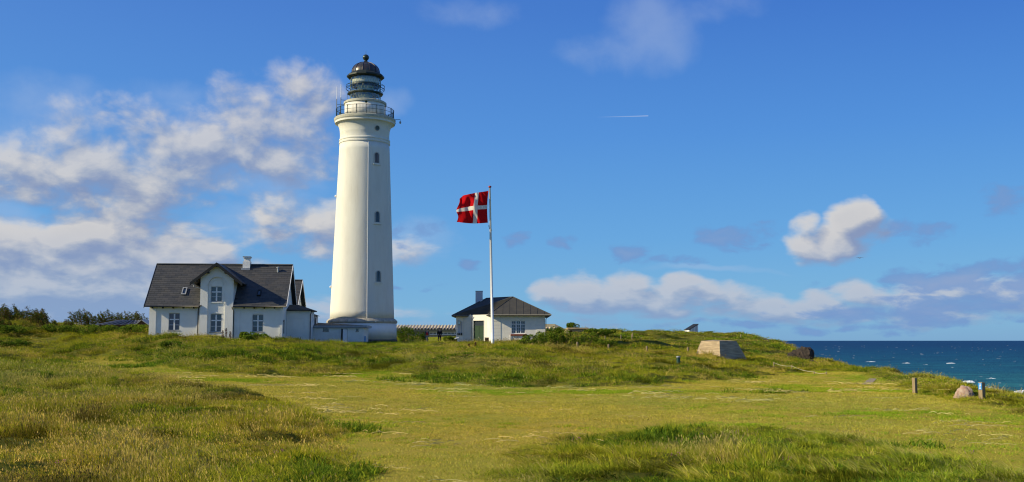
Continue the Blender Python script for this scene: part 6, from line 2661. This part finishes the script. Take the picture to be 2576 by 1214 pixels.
# --- mown turf
sp_ = []
for k in range(4):
    sp_.append(clump('g', 90, .34, .03, .075, .012, (-.3, 0), [(.33, .30, .036), (.40, .33, .044), (.26, .26, .028), (.46, .35, .06)], 300 + k, seg=2))
for k in range(2):
    sp_.append(clump('g', 80, .34, .04, .10, .011, (-.5, 0), STRAW[2:] + [(.46, .37, .06), (.32, .32, .03)], 310 + k, seg=2))
sp_.append(clump('g', 110, .30, .04, .10, .014, (-.2, 0), [(.20, .28, .016), (.25, .31, .02)], 320, seg=2))
x, y = sample(36000, 18, 100, .45)
x = np.concatenate([x, rng.uniform(-15.5, -6, 3500)])
y = np.concatenate([y, rng.uniform(110, 172, 3500)])
sd = mown_sd(x, y)
kk = (sd > -.3) & ~blocked(x, y)
x, y, sd = x[kk], y[kk], sd[kk]
n = len(x)
a = 1.25 * fbm(x, y, 6, 4, 171) + .22 * rng.normal(0, 1, n)
idx = np.where(a > .32, 4 + rng.integers(0, 2, n), rng.integers(0, 4, n))
idx = np.where(a < -.38, 6, idx)
s_ = rng.uniform(.8, 1.3, n) * (1 + y / 90)
scatter('mown_turf', sp_, x, y, height(x, y, sd), np.stack([rng.normal(0, .04, n), rng.normal(0, .04, n), rng.uniform(-3, 3, n)], -1),
        np.stack([s_, s_, s_ * .8], -1), idx, tints(x, y, 1.02) * np.array([.96, 1, 1.1]), 'short mown turf of the open lawn', 'grass')

# --- straw lying on the lawn
st = []
for k in range(4):
    r = np.random.default_rng(400 + k)
    V, Fc, C = [], [], []
    for i in range(6):
        L = r.uniform(.15, .5)
        a = r.normal(0, .40)
        bx, by = r.normal(0, .45), r.normal(0, .3)
        cv = r.normal(0, .05)
        w = .006
        col = np.array((.46, .38, .14)) * r.uniform(.7, 1.15)
        o = len(V)
        for q_ in range(5):
            f = q_ / 4 - .5
            xx = bx + L * f * math.cos(a)
            yy = by + L * f * math.sin(a) + cv * f * f
            zz = .075 + .03 * math.cos(f * 3) + r.uniform(0, .01)
            V += [(xx, yy - w, zz), (xx, yy + w, zz + .012)]
            C += [col, col]
        for q_ in range(4):
            Fc.append((o + 2 * q_, o + 2 * q_ + 2, o + 2 * q_ + 3, o + 2 * q_ + 1))
    st.append(bpy.data.objects.new('s', colored_mesh('straw', V, Fc, np.array(C), M_VEG)))
x, y = sample(9000, 19, 75, .3)
sd = mown_sd(x, y)
w_ = fbm(x / 1.6, y, 2.6, 4, 181) + .36 * rng.normal(0, 1, len(x))
kk = (sd > .2) & (w_ > .80)
x, y, sd = x[kk], y[kk], sd[kk]
n = len(x)
s_ = rng.uniform(.6, 1.2, n) * (1 + y / 90)
scatter('loose_straw', st, x, y, height(x, y, sd), np.stack([np.zeros(n), np.zeros(n), rng.normal(0, .35, n)], -1), np.repeat(s_[:, None], 3, 1), rng.integers(0, 4, n), tints(x, y, 1.0), 'pale cut straw lying in streaks on the mown lawn', 'straw')

# flowers
fl = []
for col in ((.62, .45, .03), (.42, .10, .30)):
    m_ = MB()
    V, Fc, C = [], [], []
    for k in range(6):
        a = k * 2.4
        x0_, y0_ = .10 * math.cos(a), .10 * math.sin(a)
        z0_ = .30 + .05 * math.sin(k * 3)
        o = len(V)
        for q_ in range(6):
            V.append((x0_ + .010 * math.cos(q_ * 1.047), y0_ + .005 * math.sin(q_ * 1.047), z0_ + .010 * math.sin(q_ * 1.047)))
            C.append(np.array(col))
        Fc.append(tuple(range(o, o + 6)))
        o = len(V)
        V += [(x0_ * .5, y0_ * .5, 0), (x0_ * .5 + .005, y0_ * .5, 0), (x0_, y0_ + .01, z0_)]
        C += [np.array((.06, .09, .02))] * 3
        Fc.append((o, o + 1, o + 2))
    fl.append(bpy.data.objects.new('f', colored_mesh('wild_flower', V, Fc, np.array(C), M_VEG)))
fx_, fy_ = [], []
for (u, v) in [(1980, 1185), (2000, 1130), (1900, 1140), (2440, 1180), (1450, 1150), (1850, 1125), (2120, 1200), (2330, 1165), (1700, 1195), (1760, 1120), (60, 1090), (420, 1140), (700, 1180), (150, 1200)]:
    a, b_ = hit(u, v)
    fx_.append(a)
    fy_.append(b_)
fx_, fy_ = np.array(fx_), np.array(fy_)
n = len(fx_)
scatter('wild_flowers', fl, fx_, fy_, height(fx_, fy_), np.zeros((n, 3)), np.ones((n, 3)), rng.integers(0, 2, n), np.ones((n, 3)), 'small yellow and purple wild flowers among the foreground grass', 'flowers')


# --- shrubs
def leaf_quads(C0, dirs, size, col, r, V, Fc, C):
    for c_, d_ in zip(C0, dirs):
        s = size * r.uniform(.7, 1.3)
        d_ = Vector(d_).normalized()
        sd_v = d_.cross(Vector((r.normal(), r.normal(), r.normal()))).normalized()
        o = len(V)
        c_ = Vector(c_)
        V += [tuple(c_ - d_ * s), tuple(c_ + sd_v * s * .45), tuple(c_ + d_ * s), tuple(c_ - sd_v * s * .45)]
        k = np.array(col[r.integers(len(col))]) * r.uniform(.75, 1.25)
        C += [k] * 4
        Fc.append((o, o + 1, o + 2, o + 3))


def wind_shrub(u, vbase, vtop, Y, width, seed, label, nb=16, cols=DKG + GREEN[:1], name='willow_shrub', group='wind-bent shrubs on the left skyline', lean=-.75):
    r = np.random.default_rng(seed)
    p = P(u, vbase, Y)
    g = H(p.x, Y)
    hgt = max(P(u, vtop, Y).z - g, .6)
    o = empty(name, (p.x, Y, g))
    tag(o, label, 'shrub', group)
    st_ = MB()
    V, Fc, C = [], [], []
    for k in range(nb):
        bx = r.uniform(-.5, .5) * width
        by = r.uniform(-.6, .6)
        h = hgt * r.uniform(.6, 1.0) * (1 - .35 * abs(bx / width * 2) ** 2)
        ln = lean * r.uniform(.55, 1.15)
        dy = r.normal(0, .2)
        pts_ = []
        for q_ in range(6):
            f = q_ / 5
            pts_.append(Vector((bx + ln * h * f ** 1.5 + .35 * h * f, by + dy * f, h * f)))
        st_.tube([pts_[0] - Vector((0, 0, .4)), pts_[1], pts_[3], pts_[5]], [.035, .03, .018, .006], 4)
        nl = 130
        CC, DD = [], []
        for j in range(nl):
            f = r.uniform(.12, 1.0)
            i = min(int(f * 5), 4)
            q_ = pts_[i].lerp(pts_[i + 1], f * 5 - i)
            sp2 = .17 * (1 - .75 * f) * hgt ** .5 + .03
            CC.append(q_ + Vector((r.normal(0, sp2) - .04, r.normal(0, sp2), r.normal(0, sp2 * .8))))
            DD.append((-.9 + r.normal(0, .25), r.normal(0, .3), .45 + r.normal(0, .3)))
        leaf_quads(CC, DD, .085, cols, r, V, Fc, C)
    st_.build('stem', M_BROWNW, o)
    ob = bpy.data.objects.new('crown', colored_mesh('crown', V, Fc, np.array(C), M_LEAF))
    COL.objects.link(ob)
    ob.parent = o
    return o


DKW = [(.075, .11, .015), (.10, .13, .018), (.14, .13, .024), (.16, .095, .028), (.05, .075, .012)]
shr = [(-20, 815, 753, 118, 4.2, 'tall dense dark shrub at the left edge of the picture'), (32, 815, 763, 116, 3.4, 'dense reddish-green shrub just right of the left edge'),
       (72, 815, 767, 117, 2.8, 'thin shrub with feathery bent tips near the left edge'), (104, 818, 775, 115, 2.2, 'ragged small shrub leaning left, fourth from the left edge'),
       (213, 815, 775, 121, 2.2, 'dark wind-bent shrub on the skyline left of the shed roof'), (248, 812, 783, 123, 1.8, 'lower bent shrub beside the dark one behind the shed roof'),
       (283, 808, 775, 124, 2.0, 'shrub with tips bent left above the shed roof'), (310, 808, 781, 124, 1.8, 'thin bent shrub above the middle of the shed roof'), (334, 808, 777, 122, 1.8, 'bushy bent shrub just left of the house gable'),
       (360, 812, 782, 124, 1.6, 'low bent shrub touching the left corner of the house'), (5, 840, 800, 108, 3.0, 'dark low shrub below the tall one at the left edge'), (150, 815, 803, 112, 2.6, 'rounded low shrub in the skyline gap between the shrub groups')]
for k, (u, vb, vt, Y, w, lt) in enumerate(shr):
    wind_shrub(u, vb, vt, Y, w, 500 + k, lt, nb=18 if w > 2 else 13, cols=DKW, lean=-.75 if k != 11 else -.2)
wind_shrub(1030, 845, 818, 128, 2.4, 560, 'dark wind-bent shrub on the lawn right of the lighthouse', nb=16, cols=DKG, group=None)
wind_shrub(1052, 850, 834, 127, 1.8, 561, 'low dark bush just right of the wind-bent shrub by the lighthouse', nb=12, cols=DKG, group=None, lean=-.3)


def bush(u, v, Y, w, h, dpt, seed, label, cols, nleaf=2600, size=.07, name='rose_bush', group=None, berries=0):
    r = np.random.default_rng(seed)
    p = P(u, v, Y)
    g = H(p.x, Y)
    o = empty(name, (p.x, Y, g))
    tag(o, label, 'bush', group)
    V, Fc, C = [], [], []
    lob = [(r.uniform(-.42, .42) * w, r.uniform(-.4, .4) * dpt, r.uniform(.35, .7) * h, r.uniform(.28, .5)) for _ in range(9)]
    CC, DD = [], []
    for i in range(nleaf):
        lx_, ly_, lz_, lr_ = lob[r.integers(len(lob))]
        d_ = Vector((r.normal(), r.normal(), r.normal())).normalized()
        rad = lr_ * (r.uniform(.55, 1.0)) ** .5
        c_ = Vector((lx_ + d_.x * rad * w * .42, ly_ + d_.y * rad * dpt * .42, max(lz_ + d_.z * rad * h * .85, 0.0)))
        CC.append(c_)
        DD.append((d_.x + r.normal(0, .6), d_.y + r.normal(0, .6), d_.z * .3 + r.normal(0, .5)))
    leaf_quads(CC, DD, size, cols, r, V, Fc, C)
    if berries:
        leaf_quads([CC[r.integers(len(CC))] + Vector((0, -.05, .05)) for _ in range(berries)], [(r.normal(), r.normal(), r.normal()) for _ in range(berries)], .045, [(.30, .08, .05), (.26, .13, .08), (.34, .20, .12)], r, V, Fc, C)
    ob = bpy.data.objects.new('crown', colored_mesh('crown', V, Fc, np.array(C), M_LEAF))
    COL.objects.link(ob)
    ob.parent = o
    m_ = MB()
    for (lx_, ly_, lz_, _) in lob:
        m_.tube([(lx_ * .4, ly_ * .4, -.2), (lx_ * .8, ly_ * .8, lz_ * .6), (lx_, ly_, lz_)], [.025, .02, .01], 4)
    m_.build('stem', M_BROWNW, o)
    return o


ROSE = [(.14, .22, .02), (.18, .25, .022), (.11, .18, .016), (.24, .27, .03), (.08, .14, .012)]
for (u, v, Y, w, h, lt, sd__) in [(1345, 862, 104, 2.8, 1.35, 'leafy rose bush at the right corner of the cream building', 1), (1385, 858, 106, 2.8, 1.6, 'rose bush with reddish hips, second from the cream building', 2), (1425, 858, 108, 3.0, 1.7, 'rose bush with hips, third from the cream building', 3),
                                  (1470, 858, 110, 3.0, 1.5, 'leafy rose bush in front of the low bunker mound', 4), (1520, 862, 112, 2.8, 1.2, 'low rose bush at the right end of the row', 5), (1325, 868, 101, 1.9, .8, 'lowest small rose bush nearest the flagpole', 6)]:
    bush(u, v, Y, w, h, 2.0, 600 + sd__, lt, ROSE, 2600, .075, group='rose bushes right of the cream building', berries=260 if sd__ in (2, 3, 4) else 60)
for (u, v, Y, w, h, lt, sd__) in [(1392, 842, 140, 3.0, 1.5, 'dark green bush behind the rose bushes, left of the low bunker', 11), (1520, 840, 152, 3.6, 1.0, 'dark bush growing over the low bunker', 12), (1435, 832, 158, 2.6, 1.2, 'dark bush on top of the low bunker mound', 13),
                                  (1500, 842, 150, 4, 1.0, 'dark spreading bush on the dune right of the low bunker', 14), (1140, 848, 132, 2.4, .9, 'green bush touching the left side of the cream building', 15), 
                                  (640, 852, 96, 2.6, .9, 'leafy green bush under the right window of the house', 17), (620, 855, 95, 1.6, .6, 'small bush left of the one under the right window', 18)]:
    bush(u, v, Y, w, h, 2.2, 700 + sd__, lt, ROSE if sd__ in (15, 17, 18) else DKG + ROSE[:2], 2200, .09, 'bush')
for (u, v, Y, w, h, sd__, lt) in [(40, 850, 106, 4, 1.0, 31, 'leafy bramble thicket low on the left slope'), (110, 845, 108, 4, .9, 32, 'bramble thicket below the small ragged shrub'), (190, 842, 108, 4, 1.15, 33, 'bramble thicket in the middle of the left slope'),
                                  (260, 838, 107, 4, 1.15, 34, 'bramble thicket in front of the shed roof'), (330, 836, 105, 3.8, 1.1, 35, 'bramble thicket left of the house corner'), (30, 880, 98, 3.4, .8, 36, 'dark bramble patch with pale flowers at the left edge'), (430, 880, 92, 2.4, .6, 37, 'dark leafy clump on the bank below the left window')]:
    bush(u, v, Y, w, h, 2.6, 700 + sd__, lt, DKG + ROSE + [(.13, .13, .03)], 2400, .08, 'bramble', 'bramble thickets on the left slope')
